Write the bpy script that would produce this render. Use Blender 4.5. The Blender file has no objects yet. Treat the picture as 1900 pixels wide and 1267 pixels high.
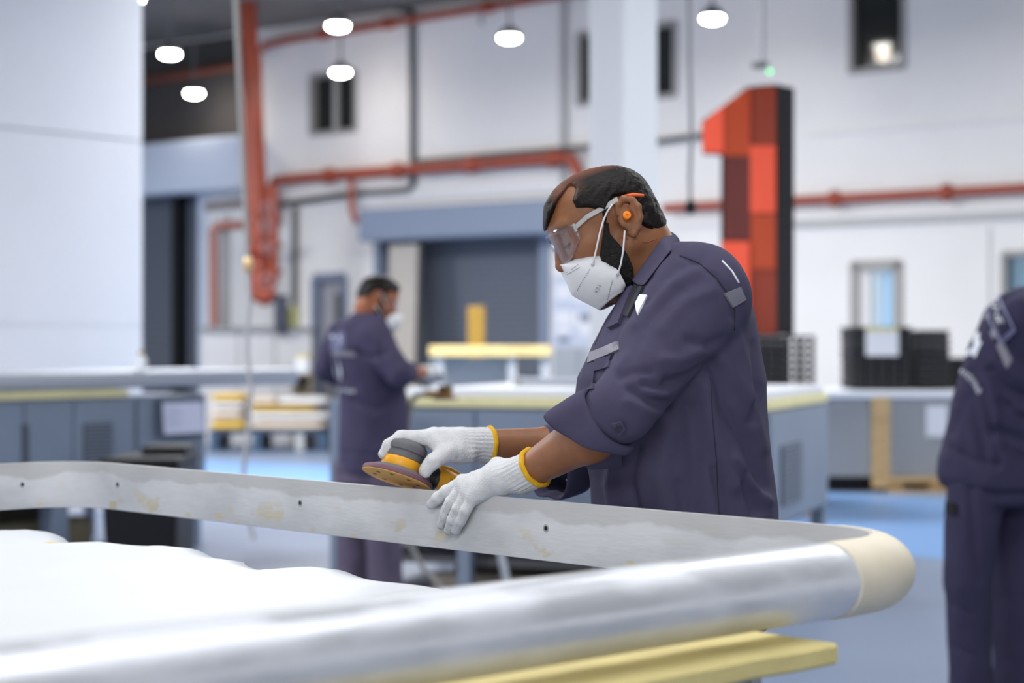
import bpy, bmesh, math, random
import numpy as np
from mathutils import Vector, Matrix
from mathutils.bvhtree import BVHTree

C = bpy.context.scene.collection
SC = bpy.context.scene
# ------------------------------------------------------------------ camera, world, lights, exposure
F, CX, CY, CH = 3500.0, 950.0, 633.5, 1.325        # focal length in pixels of the 1900x1267 frame, camera height
cam = bpy.data.cameras.new('camera')
cam.sensor_width = 36.0
cam.lens = F / 1900.0 * 36.0
cam.clip_start, cam.clip_end = 0.05, 200
cam.dof.use_dof = True
cam.dof.focus_distance = 3.12
cam.dof.aperture_fstop = 3.0
camo = bpy.data.objects.new('camera', cam)
camo.location = (0, 0, CH)
camo.rotation_euler = (math.pi / 2, 0, 0)
C.objects.link(camo)
SC.camera = camo
SC.view_settings.view_transform = 'Standard'
SC.view_settings.look = 'None'
SC.view_settings.gamma = 1.0
SC.view_settings.use_curve_mapping = False
SC.view_settings.exposure = 0.0
try:
    SC.cycles.use_denoising = True
    SC.cycles.max_bounces = 8
    SC.cycles.sample_clamp_indirect = 6.0
except Exception:
    pass
w = bpy.data.worlds.new('hall_ambient')
SC.world = w
w.use_nodes = True
bg = w.node_tree.nodes['Background']
bg.inputs[0].default_value = (0.93, 0.95, 1.0, 1)
bg.inputs[1].default_value = 1.10

def area(name, loc, sx, sy, power, color=(0.96, 0.98, 1.0)):
    l = bpy.data.lights.new(name, 'AREA')
    l.shape = 'RECTANGLE'
    l.size, l.size_y = sx, sy
    l.energy, l.color = power, color
    o = bpy.data.objects.new(name, l)
    o.location = loc
    C.objects.link(o)
    return o

# area lights standing in for the hall's lamps, outside the frame
area('hall_area_light', (-1.0, -3.5, 4.75), 6.0, 2.0, 420)  # added fill light behind the camera, for faces turned towards it
area('hall_area_light', (0.2, 3.0, 4.75), 5.0, 2.2, 150)
area('hall_area_light', (-5.5, 7.5, 4.75), 4.0, 2.0, 520)
area('hall_area_light', (3.5, 8.5, 4.75), 4.0, 2.0, 210)
area('hall_area_light', (-6.5, 14.5, 4.75), 5.0, 1.5, 430)
area('hall_area_light', (-1.4, 16.5, 4.75), 5.0, 1.5, 720)
area('hall_area_light', (6.5, 12.5, 4.75), 4.0, 1.5, 230)
area('hall_area_light', (-7.5, 20.5, 4.75), 3.0, 1.5, 600)

# ------------------------------------------------------------------ helpers: pixels to points
def P(px, py, d):
    return np.array([(px - CX) / F * d, d, CH - (py - CY) / F * d])

def srgb(r, g, b):
    def l(c):
        c /= 255.0
        return c / 12.92 if c <= 0.04045 else ((c + 0.055) / 1.055) ** 2.4
    return (l(r), l(g), l(b))

# ------------------------------------------------------------------ materials
MATS = {}
def mat(name, rgb, rough=0.6, metal=0.0, var=0.0, vscale=4.0, bump=0.0, bscale=60.0, spec=0.5, coat=0.0,
        emit=0.0, stretch=None, sheen=0.0, var_rgb=None, sss=0.0, wave=0.0, wscale=40.0, wdir='X'):
    if name in MATS:
        return MATS[name]
    m = bpy.data.materials.new(name)
    m.use_nodes = True
    nt = m.node_tree
    b = nt.nodes['Principled BSDF']
    b.inputs['Base Color'].default_value = (*rgb, 1)
    b.inputs['Roughness'].default_value = rough
    b.inputs['Metallic'].default_value = metal
    b.inputs['Specular IOR Level'].default_value = spec
    b.inputs['Coat Weight'].default_value = coat
    if sheen:
        b.inputs['Sheen Weight'].default_value = sheen
    if sss:
        b.inputs['Subsurface Weight'].default_value = sss
        b.inputs['Subsurface Radius'].default_value = (0.01, 0.004, 0.002)
        b.inputs['Subsurface Scale'].default_value = 0.5
    if emit:
        b.inputs['Emission Color'].default_value = (*rgb, 1)
        b.inputs['Emission Strength'].default_value = emit
    tc = nt.nodes.new('ShaderNodeTexCoord')
    mp = nt.nodes.new('ShaderNodeMapping')
    nt.links.new(tc.outputs['Object'], mp.inputs['Vector'])
    if stretch:
        mp.inputs['Scale'].default_value = stretch
    if var > 0:
        n = nt.nodes.new('ShaderNodeTexNoise')
        n.inputs['Scale'].default_value = vscale
        n.inputs['Detail'].default_value = 6
        n.inputs['Roughness'].default_value = 0.6
        nt.links.new(mp.outputs[0], n.inputs['Vector'])
        cr = nt.nodes.new('ShaderNodeValToRGB')
        c2 = var_rgb if var_rgb else tuple(c * (1 - var) for c in rgb)
        cr.color_ramp.elements[0].position = 0.32
        cr.color_ramp.elements[1].position = 0.68
        cr.color_ramp.elements[0].color = (*c2, 1)
        cr.color_ramp.elements[1].color = (*(rgb if var_rgb else tuple(min(1, c * (1 + var * 0.5)) for c in rgb)), 1)
        nt.links.new(n.outputs['Fac'], cr.inputs['Fac'])
        nt.links.new(cr.outputs[0], b.inputs['Base Color'])
    last = None
    if bump > 0:
        n2 = nt.nodes.new('ShaderNodeTexNoise')
        n2.inputs['Scale'].default_value = bscale
        n2.inputs['Detail'].default_value = 4
        nt.links.new(mp.outputs[0], n2.inputs['Vector'])
        bp = nt.nodes.new('ShaderNodeBump')
        bp.inputs['Strength'].default_value = bump
        bp.inputs['Distance'].default_value = 0.01
        nt.links.new(n2.outputs['Fac'], bp.inputs['Height'])
        last = bp
    if wave > 0:
        wv = nt.nodes.new('ShaderNodeTexWave')
        wv.bands_direction = wdir
        wv.inputs['Scale'].default_value = wscale
        nt.links.new(tc.outputs['Object'], wv.inputs['Vector'])
        bp2 = nt.nodes.new('ShaderNodeBump')
        bp2.inputs['Strength'].default_value = wave
        bp2.inputs['Distance'].default_value = 0.01
        nt.links.new(wv.outputs['Fac'], bp2.inputs['Height'])
        if last:
            nt.links.new(last.outputs[0], bp2.inputs['Normal'])
        last = bp2
    if last:
        nt.links.new(last.outputs[0], b.inputs['Normal'])
    MATS[name] = m
    return m

# ------------------------------------------------------------------ mesh building
class MB:
    def __init__(self, M=None):
        self.v, self.f, self.M = [], [], M
    def add(self, vs, fs, M=None):
        n = len(self.v)
        M = M if M is not None else self.M
        for p in vs:
            p = Vector([float(c) for c in p])
            self.v.append(tuple(M @ p) if M is not None else tuple(p))
        self.f += [tuple(i + n for i in q) for q in fs]
        return self
    def box(self, x0, x1, y0, y1, z0, z1, M=None):
        vs = [(x, y, z) for x in (x0, x1) for y in (y0, y1) for z in (z0, z1)]
        fs = [(0, 1, 3, 2), (4, 6, 7, 5), (0, 4, 5, 1), (2, 3, 7, 6), (0, 2, 6, 4), (1, 5, 7, 3)]
        return self.add(vs, fs, M)
    def tube(self, pts, r, n=10, M=None, cap=True, closed=False):
        pts = [Vector([float(c) for c in p]) for p in pts]
        rs = r if isinstance(r, (list, tuple)) else [r] * len(pts)
        vs, fs = [], []
        up = Vector((0.0123, 0.0234, 1)).normalized()
        N = len(pts)
        prev = None
        for i, p in enumerate(pts):
            a = pts[(i - 1) % N] if (i > 0 or closed) else p
            c = pts[(i + 1) % N] if (i < N - 1 or closed) else p
            t = (c - a).normalized()
            if prev is None:
                e1 = t.cross(up)
                if e1.length < 0.1:
                    e1 = t.cross(Vector((1, 0.1, 0)))
                e1.normalize()
            else:
                e1 = (prev - t * prev.dot(t)).normalized()
            prev = e1
            e2 = t.cross(e1)
            for k in range(n):
                an = 2 * math.pi * k / n
                vs.append(p + (e1 * math.cos(an) + e2 * math.sin(an)) * rs[i])
        for i in range(N if closed else N - 1):
            j = (i + 1) % N
            for k in range(n):
                k2 = (k + 1) % n
                fs.append((i * n + k, i * n + k2, j * n + k2, j * n + k))
        if cap and not closed:
            fs.append(tuple(range(n - 1, -1, -1)))
            fs.append(tuple((N - 1) * n + k for k in range(n)))
        return self.add(vs, fs, M)
    def lathe(self, prof, n=24, M=None):
        vs, fs = [], []
        for (r, z) in prof:
            for k in range(n):
                a = 2 * math.pi * k / n
                vs.append((r * math.cos(a), r * math.sin(a), z))
        for i in range(len(prof) - 1):
            for k in range(n):
                k2 = (k + 1) % n
                fs.append((i * n + k, i * n + k2, (i + 1) * n + k2, (i + 1) * n + k))
        fs.append(tuple(range(n - 1, -1, -1)))
        fs.append(tuple((len(prof) - 1) * n + k for k in range(n)))
        return self.add(vs, fs, M)
    def prism(self, poly, z0, z1, M=None):
        n = len(poly)
        vs = [(x, y, z0) for x, y in poly] + [(x, y, z1) for x, y in poly]
        fs = [tuple(range(n - 1, -1, -1)), tuple(range(n, 2 * n))]
        fs += [(i, (i + 1) % n, n + (i + 1) % n, n + i) for i in range(n)]
        return self.add(vs, fs, M)
    def sweep(self, pts, frames, prof, closed=False, cap=True):
        """prof (a,b) swept along pts; frames = (e1,e2) per point."""
        n, N = len(prof), len(pts)
        vs, fs = [], []
        for p, (e1, e2) in zip(pts, frames):
            for a, b in prof:
                vs.append(Vector(p) + Vector(e1) * a + Vector(e2) * b)
        for i in range(N if closed else N - 1):
            j = (i + 1) % N
            for k in range(n):
                k2 = (k + 1) % n
                fs.append((i * n + k, i * n + k2, j * n + k2, j * n + k))
        if cap and not closed:
            fs.append(tuple(range(n - 1, -1, -1)))
            fs.append(tuple((N - 1) * n + k for k in range(n)))
        return self.add(vs, fs)
    def grid(self, A, closed_u=False):
        A = np.asarray(A, float)
        nu, nv = A.shape[:2]
        vs = A.reshape(-1, 3)
        fs = []
        for i in range(nu if closed_u else nu - 1):
            for j in range(nv - 1):
                i2 = (i + 1) % nu
                fs.append((i * nv + j, i2 * nv + j, i2 * nv + j + 1, i * nv + j + 1))
        return self.add(vs, fs)

def wpos(o):
    return Vector(o['_w']) if '_w' in o else Vector((0, 0, 0))

def link(o, parent):
    C.objects.link(o)
    if parent is not None:
        o.parent = parent
        if parent.type == 'EMPTY':
            o.matrix_parent_inverse = Matrix.Translation(-Vector(parent.location))
    return o

def obj(name, mb, m, parent=None, smooth=None, bevel=0.0, solid=0.0, subsurf=0):
    me = bpy.data.meshes.new(name)
    me.from_pydata(mb.v, [], mb.f)
    bm = bmesh.new()
    bm.from_mesh(me)
    bmesh.ops.recalc_face_normals(bm, faces=bm.faces)
    bm.to_mesh(me)
    bm.free()
    me.materials.append(m)
    if smooth is not None:
        me.shade_smooth()
        if smooth < 180:
            me.set_sharp_from_angle(angle=math.radians(smooth))
    o = bpy.data.objects.new(name, me)
    link(o, parent)
    if solid:
        md = o.modifiers.new('solid', 'SOLIDIFY'); md.thickness = solid; md.offset = 0
    if bevel:
        md = o.modifiers.new('bevel', 'BEVEL'); md.width = bevel; md.segments = 2; md.limit_method = 'ANGLE'
    if subsurf:
        md = o.modifiers.new('sub', 'SUBSURF'); md.levels = subsurf; md.render_levels = subsurf
    return o

def tag(o, label, cat, group=None):
    o['label'] = label
    o['category'] = cat
    if group:
        o['group'] = group
    return o

def thing(name, label, cat, loc=(0, 0, 0), group=None):
    o = bpy.data.objects.new(name, None)
    o.empty_display_size = 0.1
    o.location = [float(c) for c in loc]
    C.objects.link(o)
    return tag(o, label, cat, group)

def struct(o):
    o['kind'] = 'structure'
    return o

def dup(root, loc, label=None, rotz=None):
    r = root.copy(); C.objects.link(r)
    r.location = [float(c) for c in loc]
    if rotz is not None:
        r.rotation_euler = (0, 0, rotz)
    if label:
        r['label'] = label
    for ch in list(root.children):
        c = ch.copy(); C.objects.link(c); c.parent = r; c.matrix_parent_inverse = ch.matrix_parent_inverse.copy()
        for g in list(ch.children):
            d = g.copy(); C.objects.link(d); d.parent = c; d.matrix_parent_inverse = g.matrix_parent_inverse.copy()
    return r

def text_mesh(body, size, spacing=1.0):
    """2-D outline of some writing: returns (verts Nx2 centred, faces)."""
    cu = bpy.data.curves.new('t', 'FONT')
    cu.body = body
    cu.size = size
    cu.align_x, cu.align_y = 'CENTER', 'CENTER'
    cu.space_character = spacing
    cu.resolution_u = 3
    o = bpy.data.objects.new('t', cu)
    C.objects.link(o)
    bpy.context.view_layer.update()
    me = o.to_mesh()
    vs = np.array([v.co[:2] for v in me.vertices])
    fs = [tuple(p.vertices) for p in me.polygons]
    o.to_mesh_clear()
    bpy.data.objects.remove(o)
    bpy.data.curves.remove(cu)
    return vs, fs

# ------------------------------------------------------------------ noise and signed-distance bodies
def _hash(ix, iy, iz, seed):
    h = (ix.astype(np.int64) * 374761393 + iy.astype(np.int64) * 668265263 + iz.astype(np.int64) * 2147483647 + seed * 974711) & 0xffffffff
    h = ((h ^ (h >> 13)) * 1274126177) & 0xffffffff
    return ((h ^ (h >> 16)) & 0xffff) / 65535.0

def vnoise(p, seed=0):
    p = np.asarray(p, float)
    i = np.floor(p); f = p - i; f = f * f * (3 - 2 * f)
    ix, iy, iz = i[:, 0], i[:, 1], i[:, 2]
    r = 0
    for dx in (0, 1):
        for dy in (0, 1):
            for dz in (0, 1):
                wt = (f[:, 0] if dx else 1 - f[:, 0]) * (f[:, 1] if dy else 1 - f[:, 1]) * (f[:, 2] if dz else 1 - f[:, 2])
                r = r + wt * _hash(ix + dx, iy + dy, iz + dz, seed)
    return r * 2 - 1

class SDF:
    def __init__(self):
        self.ops = []
    def _push(self, fn, c, br, k, mode):
        self.ops.append((fn, np.asarray(c, np.float32), float(br), k, mode))
        return self
    def cone(self, a, b, ra, rb, k=0.012, mode='u'):
        a = np.asarray(a, np.float32); b = np.asarray(b, np.float32)
        ab = b - a; L2 = float(ab @ ab) + 1e-12
        def fn(p):
            q = p - a
            t = np.clip((q @ ab) / L2, 0, 1)
            return np.linalg.norm(q - t[:, None] * ab, axis=1) - (ra + (rb - ra) * t)
        return self._push(fn, (a + b) / 2, math.sqrt(L2) / 2 + max(ra, rb), k, mode)
    def chain(self, pts, rs, k=0.012, mode='u'):
        for i in range(len(pts) - 1):
            self.cone(pts[i], pts[i + 1], rs[i], rs[i + 1], k if i == 0 else min(k, 0.006), mode)
        return self
    def ell(self, c, r, R=None, k=0.015, mode='u'):
        c = np.asarray(c, np.float32); r = np.asarray(r, np.float32)
        R_ = None if R is None else np.asarray(R, np.float32)
        mr = float(r.min())
        def fn(p):
            q = p - c
            if R_ is not None:
                q = q @ R_
            k0 = np.linalg.norm(q / r, axis=1)
            k1 = np.linalg.norm(q / (r * r), axis=1) + 1e-9
            d = k0 * (k0 - 1) / k1
            return np.where(k0 < 0.3, -mr * (1 - k0), d)
        return self._push(fn, c, float(r.max()), k, mode)
    def loft(self, zs, cx, ax, cy, by, k=0.02, n=2.3, cap=0.02, shear=None, off=0.0, mode='u'):
        """upright body section: ellipse (ax along x, by along y) per height."""
        o = np.argsort(zs)
        zs, cx, ax, cy, by = [np.asarray(a, np.float32)[o] for a in (zs, cx, ax, cy, by)]
        def fn(p):
            z = p[:, 2]
            x0 = np.interp(z, zs, cx); a = np.interp(z, zs, ax) - off
            y0 = np.interp(z, zs, cy); b = np.interp(z, zs, by) - off
            dx = p[:, 0] - x0; dy = p[:, 1] - y0
            m = (np.abs(dx / a) ** n + np.abs(dy / b) ** n + 1e-9) ** (1 / n)
            d = (m - 1) * np.minimum(a, b)
            e = np.maximum(zs[0] + off - z, z - (zs[-1] - off))
            h = np.clip(0.5 + 0.5 * (d - e) / cap, 0, 1)
            return (e + (d - e) * h + cap * h * (1 - h)).astype(np.float32)
        c = (cx.mean(), cy.mean(), (zs[0] + zs[-1]) / 2)
        return self._push(fn, c, float((zs[-1] - zs[0]) / 2 + max(ax.max(), by.max())), k, mode)
    def plane(self, p0, nrm, k=0.004):
        """cut away everything on the side the normal points to."""
        p0 = np.asarray(p0, np.float32); nrm = np.asarray(nrm, np.float32); nrm = nrm / np.linalg.norm(nrm)
        return self._push(lambda p: (p - p0) @ nrm, p0, 1e6, k, 'i')
    def __call__(self, p, lo=None, hi=None):
        p = np.asarray(p, np.float32)
        d = np.full(len(p), 10.0, np.float32)
        for fn, c, br, k, mode in self.ops:
            if lo is not None:
                g = np.maximum(np.maximum(lo - c, c - hi), 0)
                if math.sqrt(float(g @ g)) - br > 0.05 and mode != 'i':
                    continue
            e = fn(p)
            if mode == 'u':
                h = np.clip(0.5 + 0.5 * (e - d) / k, 0, 1)
                d = e + (d - e) * h - k * h * (1 - h)
            elif mode == 's':
                h = np.clip(0.5 - 0.5 * (d + e) / k, 0, 1)
                d = d + (-e - d) * h + k * h * (1 - h)
            else:
                h = np.clip(0.5 - 0.5 * (e - d) / k, 0, 1)
                d = e + (d - e) * h + k * h * (1 - h)
        return d
    def bounds(self, m=0.03):
        lo = np.min([o[1] - o[2] for o in self.ops if o[4] == 'u'], axis=0) - m
        hi = np.max([o[1] + o[2] for o in self.ops if o[4] == 'u'], axis=0) + m
        return lo, hi

def polygonize(f, lo, hi, h, B=8, slack=1.5, newton=2):
    lo = np.asarray(lo, np.float64); hi = np.asarray(hi, np.float64)
    nb = np.ceil((hi - lo) / (h * B)).astype(int)
    I = np.stack(np.meshgrid(*[np.arange(n) for n in nb], indexing='ij'), -1).reshape(-1, 3)
    cen = lo + (I + 0.5) * h * B
    d = np.concatenate([f(cen[i:i + 200000]) for i in range(0, len(cen), 200000)])
    act = I[np.abs(d) < h * B * 0.87 * slack]
    key = (act // 4) @ np.array([1000000, 1000, 1])
    act = act[np.argsort(key, kind='stable')]
    off = np.stack(np.meshgrid(*[np.arange(B + 1)] * 3, indexing='ij'), -1).reshape(-1, 3)
    G = nb * B + 2
    enc = lambda g: (g[..., 0] * G[1] + g[..., 1]) * G[2] + g[..., 2]
    vid, vpos, quads = [], [], []
    pend = []
    CH_ = 48
    corners = np.array([(i, j, k) for i in (0, 1) for j in (0, 1) for k in (0, 1)])
    edges = [(a, b) for a in range(8) for b in range(a + 1, 8) if np.abs(corners[a] - corners[b]).sum() == 1]
    for s in range(0, len(act), CH_):
        bl = act[s:s + CH_]
        g = bl[:, None, :] * B + off[None]
        pts = (lo + g * h).reshape(-1, 3)
        V = f(pts, pts.min(0), pts.max(0)).reshape(len(bl), B + 1, B + 1, B + 1)
        S = V < 0
        cnt = sum(S[:, i:B + i, j:B + j, k:B + k].astype(np.int8) for i, j, k in corners)
        m, ci, cj, ck = np.nonzero((cnt > 0) & (cnt < 8))
        if len(m) == 0:
            continue
        cv = np.stack([V[m, ci + a, cj + b, ck + c] for a, b, c in corners], 1)
        acc = np.zeros((len(m), 3)); num = np.zeros(len(m))
        for a, b in edges:
            va, vb = cv[:, a], cv[:, b]
            x = (va < 0) != (vb < 0)
            t = np.where(x, va / np.where(x, va - vb, 1), 0)
            acc += x[:, None] * (corners[a] + t[:, None] * (corners[b] - corners[a]))
            num += x
        gc = bl[m] * B + np.stack([ci, cj, ck], 1)
        vid.append(enc(gc)); vpos.append(lo + (gc + acc / num[:, None]) * h)
        for ax in range(3):
            sl0 = [slice(None)] + [slice(0, B)] * 3
            sl1 = list(sl0); sl1[ax + 1] = slice(1, B + 1)
            A0 = S[tuple(sl0)]; A1 = S[tuple(sl1)]
            mm = np.nonzero(A0 != A1)
            if len(mm[0]) == 0:
                continue
            gp = bl[mm[0]] * B + np.stack(mm[1:], 1)
            e1 = np.zeros(3, int); e2 = np.zeros(3, int)
            e1[(ax + 1) % 3] = 1; e2[(ax + 2) % 3] = 1
            q = np.stack([enc(gp - e1 - e2), enc(gp - e2), enc(gp), enc(gp - e1)], 1)
            flip = ~A0[mm]
            q[flip] = q[flip][:, ::-1]
            pend.append(q)
    vid = np.concatenate(vid); vpos = np.concatenate(vpos)
    o = np.argsort(vid); vid = vid[o]; vpos = vpos[o]
    q = np.concatenate(pend)
    ix = np.searchsorted(vid, q)
    ok = (ix < len(vid)).all(1)
    ix = np.minimum(ix, len(vid) - 1)
    ok &= (vid[ix] == q).all(1)
    ix = ix[ok]
    for _ in range(newton):
        e = h * 0.25
        def ev(x):
            return np.concatenate([f(x[i:i + 60000]) for i in range(0, len(x), 60000)])
        d0 = ev(vpos)
        gr = np.stack([ev(vpos + np.eye(3)[a] * e) - d0 for a in range(3)], 1) / e
        st = d0[:, None] * gr / np.maximum((gr * gr).sum(1), 0.2)[:, None]
        ln = np.linalg.norm(st, axis=1)
        st *= np.minimum(1, h * 0.6 / np.maximum(ln, 1e-9))[:, None]
        vpos = vpos - st
    return vpos, ix

def normals_of(v, q):
    n = np.cross(v[q[:, 2]] - v[q[:, 0]], v[q[:, 3]] - v[q[:, 1]])
    vn = np.zeros_like(v)
    for k in range(4):
        np.add.at(vn, q[:, k], n)
    return vn / np.maximum(np.linalg.norm(vn, axis=1), 1e-12)[:, None]

def qmesh(name, v, q, m, parent=None, attr=None):
    me = bpy.data.meshes.new(name)
    v = np.asarray(v, np.float32); q = np.asarray(q, np.int32)
    me.vertices.add(len(v)); me.vertices.foreach_set('co', v.ravel())
    me.loops.add(q.size); me.loops.foreach_set('vertex_index', q.ravel())
    me.polygons.add(len(q))
    me.polygons.foreach_set('loop_start', np.arange(0, q.size, 4, dtype=np.int32))
    me.polygons.foreach_set('use_smooth', np.ones(len(q), bool))
    me.update(calc_edges=True)
    me.validate()
    if attr is not None:
        for an, av in attr.items():
            a = me.attributes.new(an, 'FLOAT', 'POINT')
            a.data.foreach_set('value', np.asarray(av, np.float32))
    me.materials.append(m)
    o = bpy.data.objects.new(name, me)
    return link(o, parent)

def to_px(v):
    v = np.asarray(v)
    return np.stack([CX + v[:, 0] / v[:, 1] * F, CY - (v[:, 2] - CH) / v[:, 1] * F], 1)

def seg_dist(p, poly):
    best = np.full(len(p), 1e9)
    for a, b in zip(poly[:-1], poly[1:]):
        a = np.asarray(a, float); b = np.asarray(b, float)
        ab = b - a
        t = np.clip(((p - a) @ ab) / (ab @ ab + 1e-9), 0, 1)
        best = np.minimum(best, np.linalg.norm(p - a - t[:, None] * ab, axis=1))
    return best

def poly_sd(p, poly):
    """signed distance to a closed 2-D polygon, negative inside."""
    poly = np.asarray(poly, float)
    d = seg_dist(p, list(poly) + [poly[0]])
    ins = np.zeros(len(p), bool)
    n = len(poly)
    for i in range(n):
        a, b = poly[i], poly[(i + 1) % n]
        c = (a[1] > p[:, 1]) != (b[1] > p[:, 1])
        x = (b[0] - a[0]) * (p[:, 1] - a[1]) / (b[1] - a[1] + 1e-12) + a[0]
        ins ^= c & (p[:, 0] < x)
    return np.where(ins, -d, d)

def crease(v, n, strokes):
    """press folds (line of pixels, width px, depth m; negative depth raises a ridge) into the side of a cloth that faces the camera."""
    px = to_px(v)
    face = np.clip(-(n * (v - np.array([0, 0, CH])) / np.linalg.norm(v - np.array([0, 0, CH]), axis=1)[:, None]).sum(1) * 2.0, 0, 1)
    out = v.copy()
    for line, wd, dep in strokes:
        d = seg_dist(px, line)
        out -= n * (dep * np.exp(-(d / wd) ** 2) * face)[:, None]
    return out

def smoothen(v, q, it=1, lam=0.5):
    for _ in range(it):
        s = np.zeros_like(v); c = np.zeros(len(v))
        for k in range(4):
            for d in (1, 3):
                np.add.at(s, q[:, k], v[q[:, (k + d) % 4]]); np.add.at(c, q[:, k], 1)
        v = v + lam * (s / np.maximum(c, 1)[:, None] - v)
    return v

class Surf:
    """ray access to a built surface, for sewing strips, pockets, seams and print on to it."""
    def __init__(self, v, q):
        self.t = BVHTree.FromPolygons([tuple(map(float, a)) for a in v], [tuple(map(int, a)) for a in q])
    def hit(self, px, py):
        d = Vector(((px - CX) / F, 1.0, -(py - CY) / F)).normalized()
        loc, nor, idx, dist = self.t.ray_cast(Vector((0, 0, CH)), d)
        if loc is None:
            return None
        if nor.dot(d) > 0:
            nor = -nor
        return np.array(loc), np.array(nor)

def sewn_patch(name, surf, quad, m, parent, nu=10, nv=6, lift=0.0015, edge=0.002):
    """a patch of cloth with thickness laid on a surface; quad = 4 pixel corners."""
    q = np.asarray(quad, float)
    top = np.zeros((nu, nv, 3)); nn = np.zeros((nu, nv, 3))
    last = None
    for i in range(nu):
        for j in range(nv):
            a, b = i / (nu - 1), j / (nv - 1)
            p = (q[0] * (1 - a) + q[1] * a) * (1 - b) + (q[3] * (1 - a) + q[2] * a) * b
            h = surf.hit(*p)
            if h is None:
                h = last
            if h is None:
                return None
            last = h
            top[i, j], nn[i, j] = h
    mb = MB()
    A = top + nn * (lift + edge)
    Bm = top + nn * (lift - 0.004)
    n = nu * nv
    vs = np.concatenate([A.reshape(-1, 3), Bm.reshape(-1, 3)])
    fs = []
    ind = lambda i, j: i * nv + j
    for i in range(nu - 1):
        for j in range(nv - 1):
            fs.append((ind(i, j), ind(i + 1, j), ind(i + 1, j + 1), ind(i, j + 1)))
    ring = [ind(i, 0) for i in range(nu)] + [ind(nu - 1, j) for j in range(1, nv)] + [ind(i, nv - 1) for i in range(nu - 2, -1, -1)] + [ind(0, j) for j in range(nv - 2, 0, -1)]
    for a, b in zip(ring, ring[1:] + ring[:1]):
        fs.append((a, b, b + n, a + n))
    mb.add(vs, fs)
    return obj(name, mb, m, parent, smooth=50)

def stitched_line(name, surf, line, m, parent, r=0.0012, step=6, lift=0.0):
    """a raised welt or thread following pixels over a surface."""
    pts = []
    for a, b in zip(line[:-1], line[1:]):
        a = np.asarray(a, float); b = np.asarray(b, float)
        k = max(1, int(np.linalg.norm(b - a) / step))
        for t in range(k):
            pts.append(a + (b - a) * t / k)
    pts.append(np.asarray(line[-1], float))
    w3 = []
    for p in pts:
        h = surf.hit(*p)
        if h is not None:
            w3.append(h[0] + h[1] * lift)
    mb = MB().tube(w3, r, n=5)
    return obj(name, mb, m, parent, smooth=180)

def printed(name, surf, vs, fs, m, parent, lift=0.0012):
    """flat print: 2-D shapes given in pixels, laid on a surface."""
    out, last = [], None
    for p in vs:
        h = surf.hit(*p)
        if h is None:
            h = last
        if h is None:
            return None
        last = h
        out.append(h[0] + h[1] * lift)
    return obj(name, MB().add(out, fs), m, parent)
# ================================================================== the setting
# back wall: the line Y + 0.77 X = 24, running away to the left
WN = math.hypot(0.77, 1.0)
WDIR = Vector((1 / WN, -0.77 / WN, 0))                     # along the wall, to the right
WNRM = Vector((-0.77 / WN, -1 / WN, 0))                    # out of the wall, towards the hall
MW = Matrix(((WDIR.x, WNRM.x, 0, 0), (WDIR.y, WNRM.y, 0, 24.0), (0, 0, 1, 0), (0, 0, 0, 1)))

def wall_pt(px, py, off=0.0):
    """(s, z) on the wall (or a sheet off metres before it) seen at a pixel."""
    xp = (px - CX) / F
    Y = (24 - WN * off) / (1 + 0.77 * xp)
    X = xp * Y
    s = (Vector((X, Y - 24, 0))).dot(WDIR)
    return s, CH - (py - CY) / F * Y

def wall_rect(px0, py0, px1, py1, off=0.0):
    s0, _ = wall_pt(px0, py0, off); s1, _ = wall_pt(px1, py0, off)
    m = (px0 + px1) / 2
    return s0, s1, wall_pt(m, py1, off)[1], wall_pt(m, py0, off)[1]   # s0, s1, z0, z1

M_white = mat('painted_white_panel', (0.80, 0.81, 0.85), 0.5, var=0.05, vscale=0.6)
M_wall = mat('painted_wall', (0.80, 0.78, 0.77), 0.65, var=0.06, vscale=0.5)
M_darkwall = mat('dark_cladding', (0.055, 0.05, 0.05), 0.7, var=0.2, vscale=1.0)
M_ceil = mat('dark_ceiling', (0.16, 0.145, 0.14), 0.8, var=0.2, vscale=1.0)
M_floor = mat('grey_epoxy_floor', (0.20, 0.25, 0.355), 0.40, var=0.10, vscale=0.7, bump=0.02, bscale=30)
M_blue = mat('blue_floor_paint', (0.17, 0.33, 0.62), 0.38, var=0.08, vscale=1.2)
M_trim = mat('grey_trim_paint', (0.45, 0.45, 0.44), 0.55)
M_glassdark = mat('dark_window_glass', (0.02, 0.022, 0.02), 0.05, spec=0.6)
M_frame = mat('grey_window_frame', (0.33, 0.32, 0.31), 0.5)
M_red = mat('red_pipe_paint', (0.34, 0.058, 0.026), 0.42, var=0.15, vscale=3)
M_conduit = mat('grey_conduit', (0.10, 0.105, 0.11), 0.5, metal=0.2)
M_cond2 = mat('pale_conduit', (0.42, 0.42, 0.43), 0.5)
M_shut = mat('slate_shutter_slat', (0.12, 0.135, 0.17), 0.55, spec=.35)
M_shutbox = mat('pale_blue_shutter_housing', (0.58, 0.64, 0.76), 0.45)
M_shutbox2 = mat('slate_blue_shutter_housing', (0.20, 0.24, 0.33), 0.5)
M_black = mat('black_plastic', (0.008, 0.008, 0.010), 0.5, spec=.2)
M_blackm = mat('black_matt_metal', (0.012, 0.012, 0.015), 0.5, spec=.25)
M_yellow = mat('yellow_paint', (0.46, 0.26, 0.03), 0.5, var=0.12, vscale=6)
M_paleyellow = mat('pale_yellow_foam', (0.74, 0.62, 0.27), 0.85, var=0.10, vscale=9, bump=0.25, bscale=140)
M_palefoam = mat('pale_edge_foam', (0.80, 0.74, 0.42), 0.8, var=.08, vscale=7)
M_paper = mat('white_paper', (0.74, 0.75, 0.80), 0.7)
M_ink = mat('grey_print', (0.16, 0.18, 0.28), 0.7)
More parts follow.
